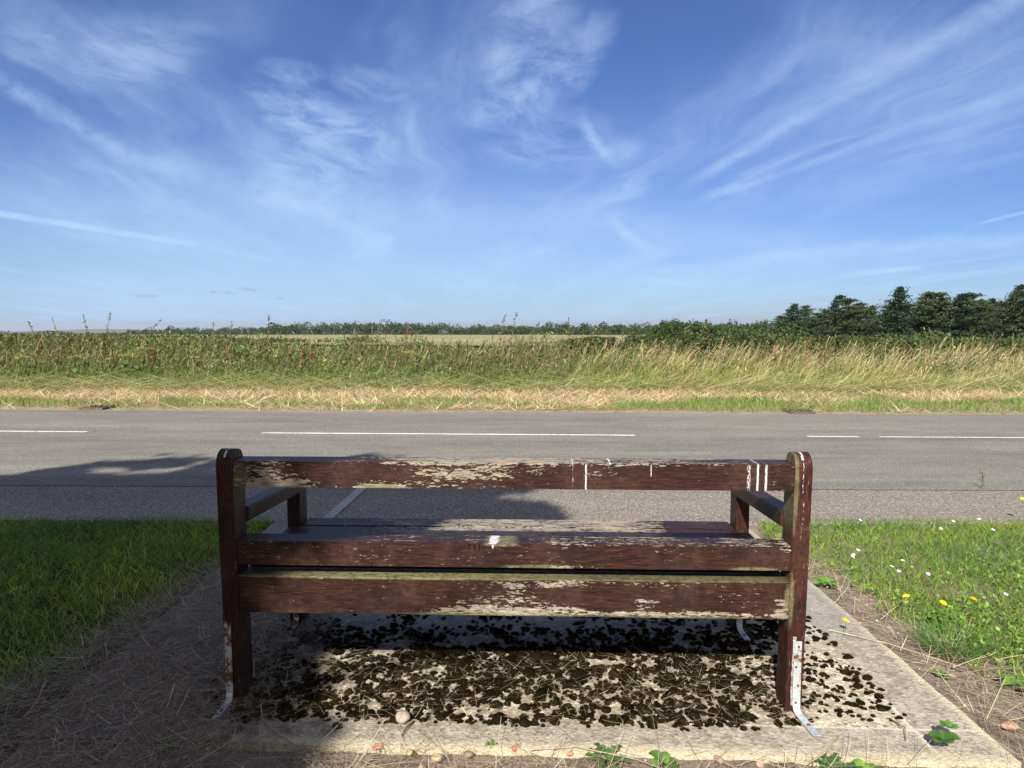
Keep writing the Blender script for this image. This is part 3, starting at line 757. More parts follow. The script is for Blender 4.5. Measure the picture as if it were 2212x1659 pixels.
# ------------------------------------------------------------------ lawn
def gpoints(n, x0, x1, y0, y1, dens):
    x = rng.uniform(x0, x1, n); y = rng.uniform(y0, y1, n)
    k = rng.uniform(0, 1, n) < dens(x, y); return x[k], y[k]
def left_edge(y): return np.interp(y, [0, 1.9, 2.2, 2.8, 3.4, 4.4], [-1.85, -1.70, -1.62, -1.50, -1.43, -1.46])
def right_edge(y): return np.interp(y, [0, 1.9, 2.33, 2.8, 3.1, 3.6, 3.9, 4.4], [2.0, 1.86, 1.75, 1.60, 1.56, 1.53, 1.47, 1.43])
GREEN = [(.17, .275, .042), (.26, .37, .055), (.10, .175, .03), (.46, .40, .18)]
def lawn(side, n):
    if side < 0:
        x, y = gpoints(n, -7.0, -1.38, .6, 4.44, lambda x, y: np.clip((left_edge(y) + .05 * (fbm(x * 9, y * 9) - .5) * 4 - x) / .05, 0, 1) * (.35 + .65 * np.clip((y - 1.2), 0, 1)))
    else:
        x, y = gpoints(n, 1.40, 7.0, .6, 4.40, lambda x, y: np.clip((x - right_edge(y) - .08 * (fbm(x * 8, y * 8) - .5) * 4) / .05, 0, 1) * (.35 + .65 * np.clip((y - 1.2), 0, 1)))
    m = len(x); tall = .75 + .7 * fbm(x * 2.2, y * 2.2)
    if side > 0: bare = fbm(x * 3 + 50, y * 3)
    P = np.stack([x, y, np.full(m, -.02)], 1)
    c = pick(GREEN, [5, 4, 3, .5 if side > 0 else .7], m, .22)
    patch = fbm(x * 1.6 + 9, y * 1.6)[:, None]
    c = c * (1 + (patch - .5) * np.array([1.3, .6, .4]))
    mb = MB().blades(P, (rng.uniform(.026, .055, m) if side < 0 else rng.uniform(.022, .055, m)) * tall, rng.uniform(.0022, .0042, m), c * .85, .55, .8, tipcol=c * 1.2)
    return mb
M_grass = M_leaf
tag(lawn(-1, 175000).build('lawn_grass', M_grass), 'shaded dark green mown grass left of the bench', 'grass', kind='stuff')
mbr = lawn(1, 190000)
# broad clover and plantain leaves mixed into the sunny lawn
x, y = gpoints(46000, 1.5, 6.5, 1.2, 4.3, lambda x, y: (x > right_edge(y) + .03) * np.clip((fbm(x * 2.1 + 3, y * 2.1) - .36) * 6, 0.06, 1) * np.clip((4.0 - y) / 1.3, .12, 1))
P = np.stack([x, y, rng.uniform(.0, .045, len(x))], 1)
mbr.leaves(P, .019, .66, pick([(.15, .27, .045), (.21, .33, .055), (.10, .19, .035)], [4, 3, 2], len(x), .18), up=1.6)
tag(mbr.build('lawn_grass', M_grass), 'sunlit bright green grass with clover right of the bench', 'grass', kind='stuff')
# ragged grass fringing the layby, behind the bench legs
def tuft(x, y, r, n, L, cols, p, lean=.55, name=None, w=.003):
    a = rng.uniform(0, 2 * np.pi, n); q = np.sqrt(rng.uniform(0, 1, n)) * r
    P = np.stack([x + np.cos(a) * q, y + np.sin(a) * q, np.full(n, -.015)], 1)
    return MB().blades(P, rng.uniform(.5, 1, n) * L, w * rng.uniform(.7, 1.3, n), pick(cols, p, n, .2), lean, .6, head=a + rng.normal(0, .5, n))
for (x, y, r, lab) in ((1.66, 2.62, .10, 'spiky grass tuft on bare soil beside the pad, below the dandelions'), ):
    o = tuft(x, y, r, 340, .13, [(.12, .22, .05), (.10, .19, .06)], [1, 1], .7, w=.0035).build('grass_tuft', M_grass); tag(o, lab, 'grass')

# ------------------------------------------------------------------ straw, roots and moss on the pad
def litter(n, dens, box, L, W, cols, p, z=.003, zs=.012, lean=2.6):
    x, y = gpoints(n, *box, dens); m = len(x)
    P = np.stack([x, y, z + rng.uniform(0, zs, m)], 1)
    hd = rng.uniform(0, 2 * np.pi, m)
    mb = MB()
    mb.blades(P, rng.uniform(L[0], L[1], m), rng.uniform(W[0], W[1], m), pick(cols, p, m, .3, .06), np.abs(rng.normal(lean, 1.2, m)) + 1., rng.uniform(-.9, .9, m), head=hd, segs=4, tip=.5)
    mb.V[-1][:, 2] = np.maximum(mb.V[-1][:, 2] * .55, .0012)
    return mb
STRAW = [(.26, .19, .135), (.42, .33, .235), (.15, .105, .08), (.58, .50, .38)]
def d_left(x, y):
    a = np.clip((-.72 - .25 * (fbm(x * 3, y * 3) - .5) - x + .12 * np.abs(y - 2.6)) / .35, 0, 1)
    a = a * (1 - .85 * np.exp(-((y - (1.995 - .045 * x)) / .035) ** 2) * (x > -1.35))
    b = (y < 1.95 - .045 * x) * np.clip((.1 - x) * .7, .10, 1) * .55
    return np.maximum(a * np.clip((3.9 - y) / .8, 0, 1), b) * (.35 + .9 * fbm(x * 5, y * 5)) * (x > left_edge(y) - .12)
mb = litter(110000, d_left, (-1.9, .3, 1.2, 3.9), (.012, .060), (.0008, .0019), STRAW, [5, 3, 5, 1])
tag(mb.build('straw_litter', M_dry), 'matted dry brown straw over the left side of the pad', 'straw', kind='stuff')
def moss_d(x, y):
    core = np.clip((x + 1.05) / .22, 0, 1) * np.clip((.98 - x) / .2, 0, 1) * np.clip((y - (2.075 - .03 * x)) / .05, 0, 1) * np.clip((2.95 - y) / .4, .25, 1) * (y < 3.5)
    right = (x > .85) * (x < 1.23) * np.clip((y - 2.1) / .05, 0, 1) * (y < 3.1) * np.clip(1.5 - (x - .85) * 2.6, 0.05, 1) * .55
    return np.clip(np.maximum(core, right) * np.clip((fbm(x * 9, y * 12, 4) - np.where(y > 2.55, .33, .22)) * 6, 0, 1) * np.clip((fbm(x * 34, y * 40, 2) - .26) * 6, 0, 1), 0, 1)
mm = MB(); tips = []
x, y = gpoints(15000, -1.2, 1.3, 2.0, 3.5, moss_d)
for a, b in zip(x, y):
    dn = float(moss_d(np.array([a]), np.array([b]))[0])
    s_ = random.uniform(.004, .0085) * (1 + 1.0 * dn * random.random() ** 2) * (1.2 if b > 2.55 else 1)
    if random.random() < .07: s_ *= 1.9
    c = np.array((.013, .0100, .0042)) * math.exp(random.gauss(0, .3))
    if random.random() < .10: c = np.array((.026, .022, .008))
    mm.lump((a, b, -.001), (s_ * random.uniform(.9, 1.6), s_, s_ * .85), c, 7, 3, .22)
    tips.append((a, b, s_))
x, y = gpoints(13000, -1.15, 1.28, 2.0, 3.45, lambda x, y: moss_d(x, y) * .42)
for a, b in zip(x, y):
    s_ = random.uniform(.005, .009) + .010 * random.random() ** 3; c = np.array(random.choice([(.013, .0095, .0040), (.021, .0145, .0065), (.019, .017, .006), (.009, .0075, .004)])) * math.exp(random.gauss(0, .25))
    mm.lump((a, b, -.001), (s_ * random.uniform(.9, 1.5), s_, s_ * .8), c, 9, 4, .28)
    for _ in range(3): tips.append((a, b, s_))
tips = np.array(tips); k = rng.integers(0, len(tips), 170000); T = tips[k]
an = rng.uniform(0, 2 * np.pi, len(T)); rr = np.sqrt(rng.uniform(0, 1, len(T))) * T[:, 2] * 1.1
P = np.stack([T[:, 0] + np.cos(an) * rr, T[:, 1] + np.sin(an) * rr, T[:, 2] * .82 * np.sqrt(np.clip(1 - (rr / (T[:, 2] * 1.15)) ** 2, 0, 1)) - .002], 1)
mm.blades(P, rng.uniform(.003, .0075, len(P)), .0012, pick([(.024, .017, .0075), (.062, .043, .020), (.012, .010, .005)], [3, 1.2, 2], len(P), .4), .5, .3, segs=1)
tag(mm.build('moss', M_moss, smooth=True), 'dark brown-green moss cushions growing on the concrete pad', 'moss', kind='stuff')
mb = litter(5200, lambda x, y: (moss_d(x, y) * .6 + .35) * (y < 2.9) * (y > 2.09 - .03 * x) * (x < 1.0), (-1.0, 1.1, 2.05, 3.0), (.008, .036), (.0007, .0015), [(.45, .37, .25), (.66, .57, .42), (.30, .23, .15)], [4, 2, 3], z=.004, zs=.014)
x, y = gpoints(1400, -.6, 1.5, 1.7, 1.99, lambda x, y: .6 + 0 * x); m = len(x)
mb2 = litter(2600, lambda x, y: (y < 1.945 - .045 * x) * .8, (-.6, 1.7, 1.6, 2.0), (.015, .09), (.0009, .0020), [(.45, .38, .28), (.60, .52, .38), (.26, .19, .14)], [4, 2, 3], z=.004, zs=.012)
mb.V += mb2.V; mb.F += [f + mb.n for f in mb2.F]; mb.C += mb2.C
mb3 = litter(2600, lambda x, y: (x > 1.42) & (x < right_edge(y) + .05), (1.3, 2.0, 1.6, 3.9), (.02, .10), (.0010, .0024), [(.45, .38, .25), (.60, .50, .33)], [1, 1], z=.0, zs=.01)
mb.n = sum(len(v) for v in mb.V); mb.V += mb3.V; mb.F += [f + mb.n for f in mb3.F]; mb.C += mb3.C
tag(mb.build('dry_stalks', M_dry), 'thin pale dead stalks scattered over moss and bare soil', 'straw', kind='stuff')
# grit
mb = MB(); x, y = gpoints(2600, -1.4, 2.3, 1.55, 3.6, lambda x, y: np.where((y < 1.965 - .045 * x) | (x > 1.43), .8, .10) * ((x < right_edge(y) + .05)))
for a, b in zip(x, y):
    s_ = .0016 + .0045 * random.random() ** 3; on = not ((b < 1.965 - .045 * a) or a > 1.41)
    mb.lump((a, b, 0 if on else -.014 + random.uniform(-.003, .006)), (s_ * 1.3, s_, s_ * .8), random.choice([(.34, .28, .22), (.48, .42, .33), (.22, .16, .13), (.42, .24, .17), (.6, .56, .48)]), 6, 3, .25)
tag(mb.build('gravel', M_stone, smooth=True), 'small grit and gravel scattered over soil and pad edge', 'gravel', kind='stuff')
def stone(loc, r, c, label, name='pebble', full=True, rough=.16, cat='stone'):
    mb = MB().lump((0, 0, 0), r, c, 16, 9, rough, True)
    o = mb.build(name, M_stone, smooth=True); o.location = loc; tag(o, label, cat); return o
stone((-.335, 2.115, .012), (.031, .023, .015), (.36, .29, .23), 'smooth oval grey-brown stone lying on the pad behind the bench', 'stone')
stone((-.528, 2.075, .006), (.010, .017, .010), (.018, .018, .022), 'small black angular stone left of the oval stone', 'stone', rough=.35)
stone((-.213, 1.93, -.004), (.019, .014, .010), (.46, .36, .22), 'rounded buff pebble half sunk in the soil')
stone((-.292, 1.955, -.004), (.011, .013, .008), (.52, .43, .22), 'pale yellow flat pebble in the soil')
stone((-.250, 1.885, -.004), (.008, .008, .007), (.45, .28, .18), 'small orange pebble at the near edge of the soil')
stone((.010, 1.975, -.002), (.016, .008, .009), (.42, .17, .10), 'terracotta brick chip against the pad edge', 'brick_fragment', rough=.35, cat='brick chip')
stone((-.385, 1.985, -.004), (.018, .013, .008), (.45, .22, .16), 'pinkish brick chip under the oval stone', 'brick_fragment', rough=.35, cat='brick chip')
stone((-.125, 1.95, -.006), (.014, .012, .009), (.24, .18, .14), 'dull brown pebble right of the buff pebble')
stone((.165, 1.955, -.006), (.011, .009, .008), (.44, .22, .14), 'reddish pebble near the centre of the soil strip')
stone((.255, 1.93, -.006), (.010, .012, .008), (.34, .22, .17), 'brown round pebble left of the feathery weed')
stone((.58, 1.925, -.006), (.017, .011, .009), (.36, .22, .18), 'pinkish brown pebble between the two leafy weeds')
stone((.69, 1.905, -.006), (.015, .012, .010), (.42, .29, .22), 'buff pinkish pebble left of the right-hand weed')
stone((1.52, 2.10, -.010), (.022, .016, .012), (.42, .24, .16), 'orange brick chip on the soil beside the right pad edge', 'brick_fragment', rough=.35, cat='brick chip')
# twigs
def twig(pts, r, c, label):
    o = MB().tube(pts, np.linspace(r, r * .5, len(pts)), c, 6).build('twig', M_bark, smooth=True); tag(o, label, 'twig')
twig([(-.30, 2.10, .006), (-.315, 2.06, .010), (-.325, 2.02, .006)], .003, (.10, .06, .04), 'short dark twig leaning against the oval stone')
twig([(-.79, 2.17, .02), (-.76, 2.10, .012), (-.69, 2.03, .006), (-.62, 1.97, .008), (-.57, 1.93, .004)], .0022, (.34, .27, .19), 'long curved pale stalk beside the left post')
twig([(.05, 1.955, .004), (.18, 1.96, .010), (.34, 1.90, .012), (.46, 1.83, .006)], .0026, (.42, .34, .25), 'long pale twig crossing the soil strip')
twig([(.95, 2.00, .006), (.88, 1.93, .012), (.80, 1.87, .010), (.72, 1.80, .006)], .003, (.48, .38, .23), 'arched straw-coloured stalk in front of the right strap')
twig([(1.16, 2.12, .004), (1.17, 2.05, .015), (1.145, 2.0, .004)], .002, (.10, .07, .05), 'small dark twig on the pad corner right of the strap')
twig([(1.25, 2.75, .01), (1.42, 2.62, .012), (1.60, 2.44, .004)], .002, (.52, .44, .28), 'long straw stem crossing the right pad edge')

# ------------------------------------------------------------------ small weeds
def weed(name, loc, label, n=9, L=.07, w=.016, lobes=0, col=(.12, .24, .04), up=.5, az=None):
    root = empty(name, loc, random.uniform(0, 6)); tag(root, label, 'weed')
    for i in range(n):
        a = (2 * math.pi * i / n + random.uniform(-.3, .3)); l = L * .75 * random.uniform(.6, 1.1); u = up * random.uniform(.5, 1.3)
        mb = MB(); K = 7; c = np.array(col) * math.exp(random.gauss(0, .15))
        t = np.linspace(0, 1, K); z = l * (u * t - u * .75 * t * t) + .004; r = l * t
        wid = w * np.sin(np.pi * np.clip(t * .92 + .08, 0, 1)) ** .7 * (1 + (lobes and .55) * np.where(np.arange(K) % 2, 1, -1))
        cs_, sn = math.cos(a), math.sin(a)
        Lf = np.stack([r * cs_ - wid * sn, r * sn + wid * cs_, z + wid * .25], 1); Rt = np.stack([r * cs_ + wid * sn, r * sn - wid * cs_, z + wid * .25], 1)
        Cn = np.stack([r * cs_, r * sn, z], 1)
        V = np.concatenate([Lf, Cn, Rt]); F = [[j, j + K, j + K + 1, j + 1] for j in range(K - 1)] + [[j + K, j + 2 * K, j + 2 * K + 1, j + K + 1] for j in range(K - 1)]
        mb.put(V, np.array(F), np.tile(c, (len(V), 1)))
        mb.build('leaf', M_leaf, root, True)
    return root
weed('weed_plant', (.270, 1.925, -.02), 'feathery lobed weed at the pad edge, centre right of the soil', 13, .085, .010, 1, (.08, .155, .04), 1.1)
weed('weed_plant', (.430, 1.91, -.02), 'broad-leaved bright green weed seedling at the pad edge', 6, .075, .017, 0, (.10, .20, .04), 1.3)
weed('weed_plant', (.885, 1.875, -.01), 'large feathery weed below the right fixing strap', 18, .095, .010, 1, (.075, .15, .045), .9)
weed('weed_plant', (.955, 1.86, -.01), 'small upright weed with oval leaves right of the large feathery weed', 6, .055, .015, 0, (.14, .27, .045), 1.7)
weed('weed_plant', (1.225, 1.955, .03), 'bushy oval-leaved weed on the right corner of the pad', 9, .065, .021, 0, (.085, .17, .04), 1.0)
weed('weed_plant', (1.265, 1.99, .045), 'single leafy sprig above the bushy weed on the pad corner', 4, .04, .019, 0, (.12, .25, .045), .8)
weed('weed_plant', (-.985, 1.96, -.005), 'small green weed in the straw at the shaded pad edge', 5, .045, .015, 0, (.10, .20, .03), .9)
weed('weed_plant', (-.06, 1.985, -.01), 'tiny grassy seedling at the middle of the pad edge', 5, .035, .004, 0, (.14, .24, .06), 2.2)
weed('weed_plant', (1.475, 3.30, -.01), 'low leafy weed in the gap beside the right bench post', 12, .085, .016, 0, (.14, .27, .04), .7)
weed('weed_plant', (1.50, 2.42, -.012), 'flat small weed on soil at the right pad edge', 7, .05, .012, 0, (.12, .23, .04), .4)
weed('weed_plant', (1.78, 2.88, -.005), 'leafy rosette under the dandelion cluster', 12, .12, .018, 1, (.14, .27, .04), .7)
weed('weed_plant', (1.72, 2.33, -.01), 'broad leafy weed spreading from the lawn edge over bare soil', 9, .10, .022, 0, (.13, .25, .04), .8)
weed('weed_plant', (2.0, 2.45, -.005), 'large pale green rosette near the right frame edge of the lawn', 11, .13, .026, 0, (.17, .31, .05), .9)

M_petal, gp_ = material('flower_petal'); at_ = gp_.node('ShaderNodeAttribute', attribute_name='col').outputs['Color']; setp(gp_, at_, .6, .2)
def flower(name, cat, loc, h, r, col, ccol, petals, rows, label, group, tilt=.3):
    root = empty(name, loc, random.uniform(-.6, .6)); tag(root, label, cat, group)
    lean = random.uniform(-.25, .25) * h
    MB().tube([(0, 0, 0), (lean * .3, 0, h * .5), (lean, 0, h)], [.0013, .0011, .0011], (.16, .24, .07), 5).build('stem', M_leaf, root, True)
    mb = MB(); tx, ty = random.uniform(-tilt, tilt), -random.uniform(.1, tilt + .2)
    for q in range(rows):
        for i in range(petals):
            a = 2 * math.pi * (i + .5 * q) / petals; rr = r * (1 - .28 * q); w = rr * math.pi / petals * (1.1 if rows == 1 else 1.3)
            u = np.array([math.cos(a), math.sin(a)]); v = np.array([-u[1], u[0]])
            pts = [(u * rr * .12 - v * w * .3, .001), (u * rr * .12 + v * w * .3, .001), (u * rr * .75 + v * w, r * .10 + q * r * .12), (u * rr * .75 - v * w, r * .10 + q * r * .12), (u * rr + v * w * .45, r * .05 + q * r * .15), (u * rr - v * w * .45, r * .05 + q * r * .15)]
            V = np.array([[p[0][0], p[0][1], p[1] - tx * p[0][0] - ty * p[0][1]] for p in pts]) + np.array([lean, 0, h])
            mb.put(V, np.array([[0, 1, 2, 3], [3, 2, 4, 5]]), np.tile(np.array(col) * random.uniform(.9, 1.05), (6, 1)))
    fh = mb.build('flower_head', M_petal, root)
    mb = MB().lump((lean, 0, h + .001 + .0), (r * .3, r * .3, r * .22), ccol, 8, 4, .05); mb.build('disc', M_petal, fh, True)
for x, y, h, lab in ((1.300, 2.72, .055, 'lone dandelion flower standing at the inner side of the right pad edge'),
                     (1.60, 2.885, .095, 'leftmost dandelion of the cluster in the lawn edge'),
                     (1.735, 2.80, .095, 'middle dandelion of the cluster, lowest of the three'),
                     (1.89, 2.84, .10, 'rightmost dandelion of the cluster in the lawn edge'),
                     (3.11, 4.33, .14, 'tall distant dandelion by the layby at the far right')):
    flower('dandelion', 'dandelion', (x, y, -.01), h + .015, .0128 if y < 4 else .018, (.85, .62, .012), (.80, .50, .01), 14, 3, lab, 'dandelions in the grass')
daisies = [(1.70, 3.52, 'lower daisy of the group nearest the bench post'), (1.715, 3.56, 'upper daisy of the group nearest the bench post'), (1.79, 3.63, 'daisy right above the group nearest the bench post'),
           (1.83, 3.38, 'daisy at the lower right of the near post group'), (1.915, 3.47, 'wide open daisy right of the near post group'), (1.84, 3.31, 'tiny daisy below the near post group'),
           (1.935, 3.28, 'small daisy above bare soil, right of the near post group'),
           (2.31, 3.16, 'upper large daisy in the densest daisy clump'), (2.29, 3.10, 'lower large daisy in the densest daisy clump'), (2.36, 3.14, 'small daisy at the right of the dense clump'), (2.12, 3.02, 'daisy just left of the dense clump'),
           (2.48, 3.11, 'daisy right above the clover'), (2.45, 3.02, 'daisy below the pair right of the dense clump'), (2.56, 2.94, 'lowest right daisy among the clover'),
           (2.08, 4.20, 'distant daisy close to the layby, left one'), (2.62, 4.18, 'distant daisy close to the layby, middle one'), (2.80, 4.22, 'distant daisy close to the layby, right one'),
           (2.45, 4.02, 'daisy in the back of the lawn below the layby row'), (2.72, 4.0, 'pale daisy in the back of the lawn, right')]
for x, y, lab in daisies:
    flower('daisy', 'daisy', (x, y, -.01), .06, .0088, (.80, .80, .77), (.75, .55, .05), 14, 1, lab, 'daisies in the lawn')
# dead weed standing in the road seam on the right
mb = MB(); mb.tube([(0, 0, 0), (.01, 0, .06), (.005, 0, .125)], .0022, (.09, .08, .05), 5); mb.leaves(rng.normal(0, 1, (26, 3)) * (.012, .008, .028) + (.006, 0, .085), .02, .35, jit((.10, .09, .05), 26))
o = mb.build('dead_weed', M_dry); o.location = (3.47, 5.24, 0); tag(o, 'small dead weed standing in the road seam at right', 'weed')

# ------------------------------------------------------------------ verge: mown strip, drains, tall growth
HAY = [(.62, .50, .30), (.76, .63, .40), (.46, .34, .20), (.30, .19, .11)]
n = 120000
x = rng.uniform(-19, 19, n); y = far_edge(x) - .06 + rng.uniform(0, 1, n) ** 1.0 * 3.3
keep = rng.uniform(0, 1, n) < np.clip((y - far_edge(x) + .02 - .35 * fbm(x * 1.3, x * 0)) / .15, .05, 1) * (.35 + .65 * np.clip((fbm(x * 1.4, y * 3) - .3) * 4, 0, 1)); x, y = x[keep], y[keep]
m = len(x); tt = (y - far_edge(x)) / 3.0
green = (fbm(x * .9 + 3, y * 3.5 + 2) + np.where(x > 1.5, .12, 0) + np.where((tt > .08) & (tt < .42), .12, -.10)) > .56
c = pick(HAY, [5, 4, 3, 2], m, .25); c[green] = pick([(.15, .23, .05), (.24, .28, .08), (.11, .17, .04)], [4, 3, 3], int(green.sum()), .22)
P = np.stack([x, y, np.interp(tt, [0, 1], [0, .05])], 1)
mb = MB().blades(P, np.where(green, rng.uniform(.05, .12, m), rng.uniform(.06, .20, m)), rng.uniform(.005, .010, m), c, np.where(green, rng.uniform(.2, .8, m), rng.uniform(1.2, 4, m)), rng.uniform(-.4, .8, m))
tag(mb.build('mown_verge_grass', M_dry), 'cut hay and short green grass along the far road edge', 'grass', kind='stuff')
def drain(x, y, label):
    root = empty('drain_grate', (x, y, -.008), R(-2)); tag(root, label, 'drain', 'roadside drain grates')
    m1, g1 = material('rusty_iron'); nz = g1.noise(objco(g1), 40, 5, .7); setp(g1, g1.ramp(nz, [(.35, (.07, .05, .04)), (.65, (.17, .12, .09))]), .8, .3, g1.bump(nz, .5, .003))
    bm = bmesh.new()
    for y0, y1, x0, x1 in ((-.2, -.17, -.17, .17), (.17, .2, -.17, .17), (-.17, .17, -.17, -.145), (-.17, .17, .145, .17)):
        prism(bm, box_prof(y0, y1, -.02, .03), x0, x1, 0)
    mesh_bm('frame', bm, m1, root)
    for i in range(5):
        bm = bmesh.new(); prism(bm, box_prof(-.168, .168, -.01, .028), -.118 + i * .052, -.098 + i * .052, 0); mesh_bm('bar', bm, m1, root)
    bm = bmesh.new(); prism(bm, box_prof(-.169, .169, -.018, -.012), -.144, .144, 0); mesh_bm('pit', bm, mc, root)
drain(-6.0, 10.40, 'iron drain grate in the far road edge at left')
drain(3.98, 9.95, 'iron drain grate in the far road edge at right')

def wcol(x): return np.clip((x - .6) / 2.2, 0, 1)     # 0: herb-rich left, 1: golden grass right
def zg(y): return np.interp(y, [9.8, 12.7, 17], [0, .045, .05])
# tall grass
n = 135000
x = rng.uniform(-20, 20, n); fy = rng.uniform(0, 1, n); y = hedge_foot(x) - .15 + fy * 3.2
x2 = wcol(x); clump = fbm(x * 1.7, y * 2.2)
keep = rng.uniform(0, 1, n) < (.30 + .45 * x2) * np.clip((clump - .25) * 3.2, .15, 1) * np.where((x2 > .5) & (fy > .62), .25, 1); x, y, fy, x2, clump = x[keep], y[keep], fy[keep], x2[keep], clump[keep]
m = len(x); H = (.26 + .46 * np.clip(fy * 1.7, 0, 1)) * (.62 + .6 * clump) * rng.uniform(.7, 1.15, m)
gold = rng.uniform(0, 1, m) < (.18 + .10 * x2) * (.6 + .8 * fy)
c = pick([(.10, .15, .040), (.16, .22, .055), (.25, .28, .08)], [4, 4, 2], m, .25); c[gold] = pick([(.40, .31, .16), (.49, .39, .22), (.27, .22, .11)], [4, 3, 3], int(gold.sum()), .2)
lush = (x > 1.4) & (x < 8) & (fy < .45) & ~gold; c[lush] *= np.array([1.35, 1.35, .7])
P = np.stack([x, y, zg(y)], 1)
hd = rng.normal(.15, .9, m); ln = np.abs(rng.normal(.42, .25, m)) * (.5 + .6 * x2)
mb = MB().blades(P, H, rng.uniform(.0045, .009, m), c * .85, ln, rng.uniform(0, .8, m), head=hd, segs=4, tipcol=c * 1.2)
# feathery seed heads at the tips of the right-hand grasses
k = rng.choice(m, 7000, p=(gold * (.25 + x2)) / (gold * (.25 + x2)).sum()); hh = H[k] * 1.12
Pt = P[k]
mb.blades(Pt, hh, .0036, c[k], .50, .45, head=rng.normal(.1, .5, len(k)), segs=6, tip=2.2, tipcol=np.clip(c[k] * 1.12, 0, .7))
# flattened stalks spilling onto the mown strip
n = 5200; x = rng.uniform(-18, 18, n); y = hedge_foot(x) - .3 + rng.normal(0, .16, n)
mb.blades(np.stack([x, y, zg(y) + rng.uniform(0, .12, n)], 1), rng.uniform(.2, .6, n), .009, pick([(.40, .40, .18), (.60, .52, .30), (.25, .29, .10)], [1, 1, 1], n, .2), np.abs(rng.normal(3.2, 1.4, n)) + .9, rng.uniform(-.2, 1.2, n), head=np.where(rng.uniform(0, 1, n) < .6, rng.normal(0, .5, n), rng.normal(3.14, .5, n)), segs=5)
tag(mb.build('tall_grass', M_dry), 'tall green and golden grasses along the far verge', 'grass', kind='stuff')
# herbs, nettles, willowherb: leafy stems, brown seed heads on top
n = 11000
x = rng.uniform(-20, 20, n); fy = rng.uniform(0, 1, n) ** .8; y = hedge_foot(x) + .15 + fy * 3.6
keep = rng.uniform(0, 1, n) < np.where(x < .9, 1.0, .22) * np.clip((fbm(x * 1.1 + 7, y * 1.5) - .2) * 3, .2, 1); x, y, fy = x[keep], y[keep], fy[keep]; m = len(x)
top = (.66 + .42 * fbm(x * .8, x * 0 + 2) + .26 * fbm(x * 2.6, y * 1.2)) * .98 - .20 * np.clip((x + 5.8) / 1.5, 0, 1) + .20 * np.clip((x + .8) / 2.0, 0, 1)
H = np.minimum(top, .45 + .62 * fy) * rng.uniform(.78, 1.06, m)
stem = MB(); hd = rng.normal(0, 1.5, m)
sc_ = pick([(.14, .16, .06), (.20, .12, .07), (.24, .22, .11)], [4, 3, 3], m, .2)
stem.blades(np.stack([x, y, zg(y)], 1), H, .010, sc_, .16, .1, head=hd, segs=3)
for rep in range(16):
    t = rng.uniform(.12, 1., m); rad = (.07 + .10 * (1 - t)) ; a = rng.uniform(0, 6.28, m)
    Q = np.stack([x + np.cos(hd) * .16 * t * H + np.cos(a) * rad * .8, y + np.sin(a) * rad * .8, zg(y) + t * H + rng.normal(0, .02, m)], 1)
    brown = (rng.uniform(0, 1, m) < np.clip((t - .50) * 2.4, 0, .8) * np.clip((fbm(x * .9 + 30, y * .9) - .36) * 5, .08, 1))
    c = pick([(.085, .13, .036), (.145, .20, .056), (.23, .28, .09)], [4, 4, 3], m, .16); c[brown] = pick([(.15, .11, .06), (.24, .19, .11), (.11, .085, .05)], [3, 3, 2], int(brown.sum()), .25)
    c *= (.45 + 1.15 * fbm(Q[:, 0] * 1.6 + 3, Q[:, 2] * 2.4 + Q[:, 1] * .8, 2))[:, None]
    stem.leaves(Q, np.where(brown, .045, .080), .36, c)
k = rng.choice(m, 6000); tone_ = pick([(.20, .15, .085), (.32, .26, .15), (.14, .11, .06), (.13, .16, .06)], [3, 2, 2, 4], len(k), .25)
stem.blades(np.stack([x[k] + rng.normal(0, .1, len(k)), y[k], zg(y[k])], 1), H[k] * rng.uniform(.85, 1.12, len(k)), .006, tone_ * .8, .22, .35, head=rng.normal(0, 1.2, len(k)), segs=5, tip=2.6, tipcol=tone_)
k = rng.choice(m, 260); tone_ = pick([(.16, .11, .07), (.26, .20, .12), (.13, .13, .06)], [3, 2, 2], 260, .25)
stem.blades(np.stack([x[k] + rng.normal(0, .1, 260), y[k], zg(y[k])], 1), np.minimum(H[k] * rng.uniform(1.12, 1.38, 260), 1.14), .007, tone_ * .8, .15, .25, head=rng.normal(0, 1.2, 260), segs=6, tip=3.0, tipcol=tone_)
k = rng.choice(m, 16000); tone_ = pick([(.15, .22, .055), (.24, .30, .09), (.10, .15, .04)], [3, 3, 2], len(k), .25)
stem.blades(np.stack([x[k] + rng.normal(0, .15, len(k)), hedge_foot(x[k]) - .05 + rng.uniform(0, .9, len(k)), zg(y[k])], 1), rng.uniform(.18, .5, len(k)), .010, tone_, .5, .7, segs=4)
tag(stem.build('wild_herbs', M_leaf), 'dense nettles and seeding herbs filling the left verge', 'vegetation', kind='stuff')
def leafy_mass(name, xs, y0, y1, ztop, n, size, cols, p, lab, cat='hedge', kind=None, back=.5):
    x = rng.uniform(xs[0], xs[1], n); fy = rng.uniform(0, 1, n); y = y0 + fy * (y1 - y0)
    top = ztop(x) * (.86 + .28 * fbm(x * 1.1, y * .9 + 5)) ; prof = np.sqrt(np.clip(1 - (2 * fy - 1) ** 2 * .8, .05, 1))
    z = top * prof * (1 - rng.uniform(0, 1, n) ** 2 * .95)
    hol = fbm(x * 2.6, z * 3.2 + y * 1.3); k = hol > .33; x, y, z = x[k], y[k], z[k]
    base = zt(x, y) + .1
    mb = MB().leaves(np.stack([x, y, base + z], 1), size, .55, pick(cols, p, len(x), .28, .08))
    o = mb.build(name, M_leaf); tag(o, lab, cat, kind=kind); return o
HG = [(.036, .060, .020), (.060, .088, .026), (.09, .11, .038), (.14, .105, .055)]
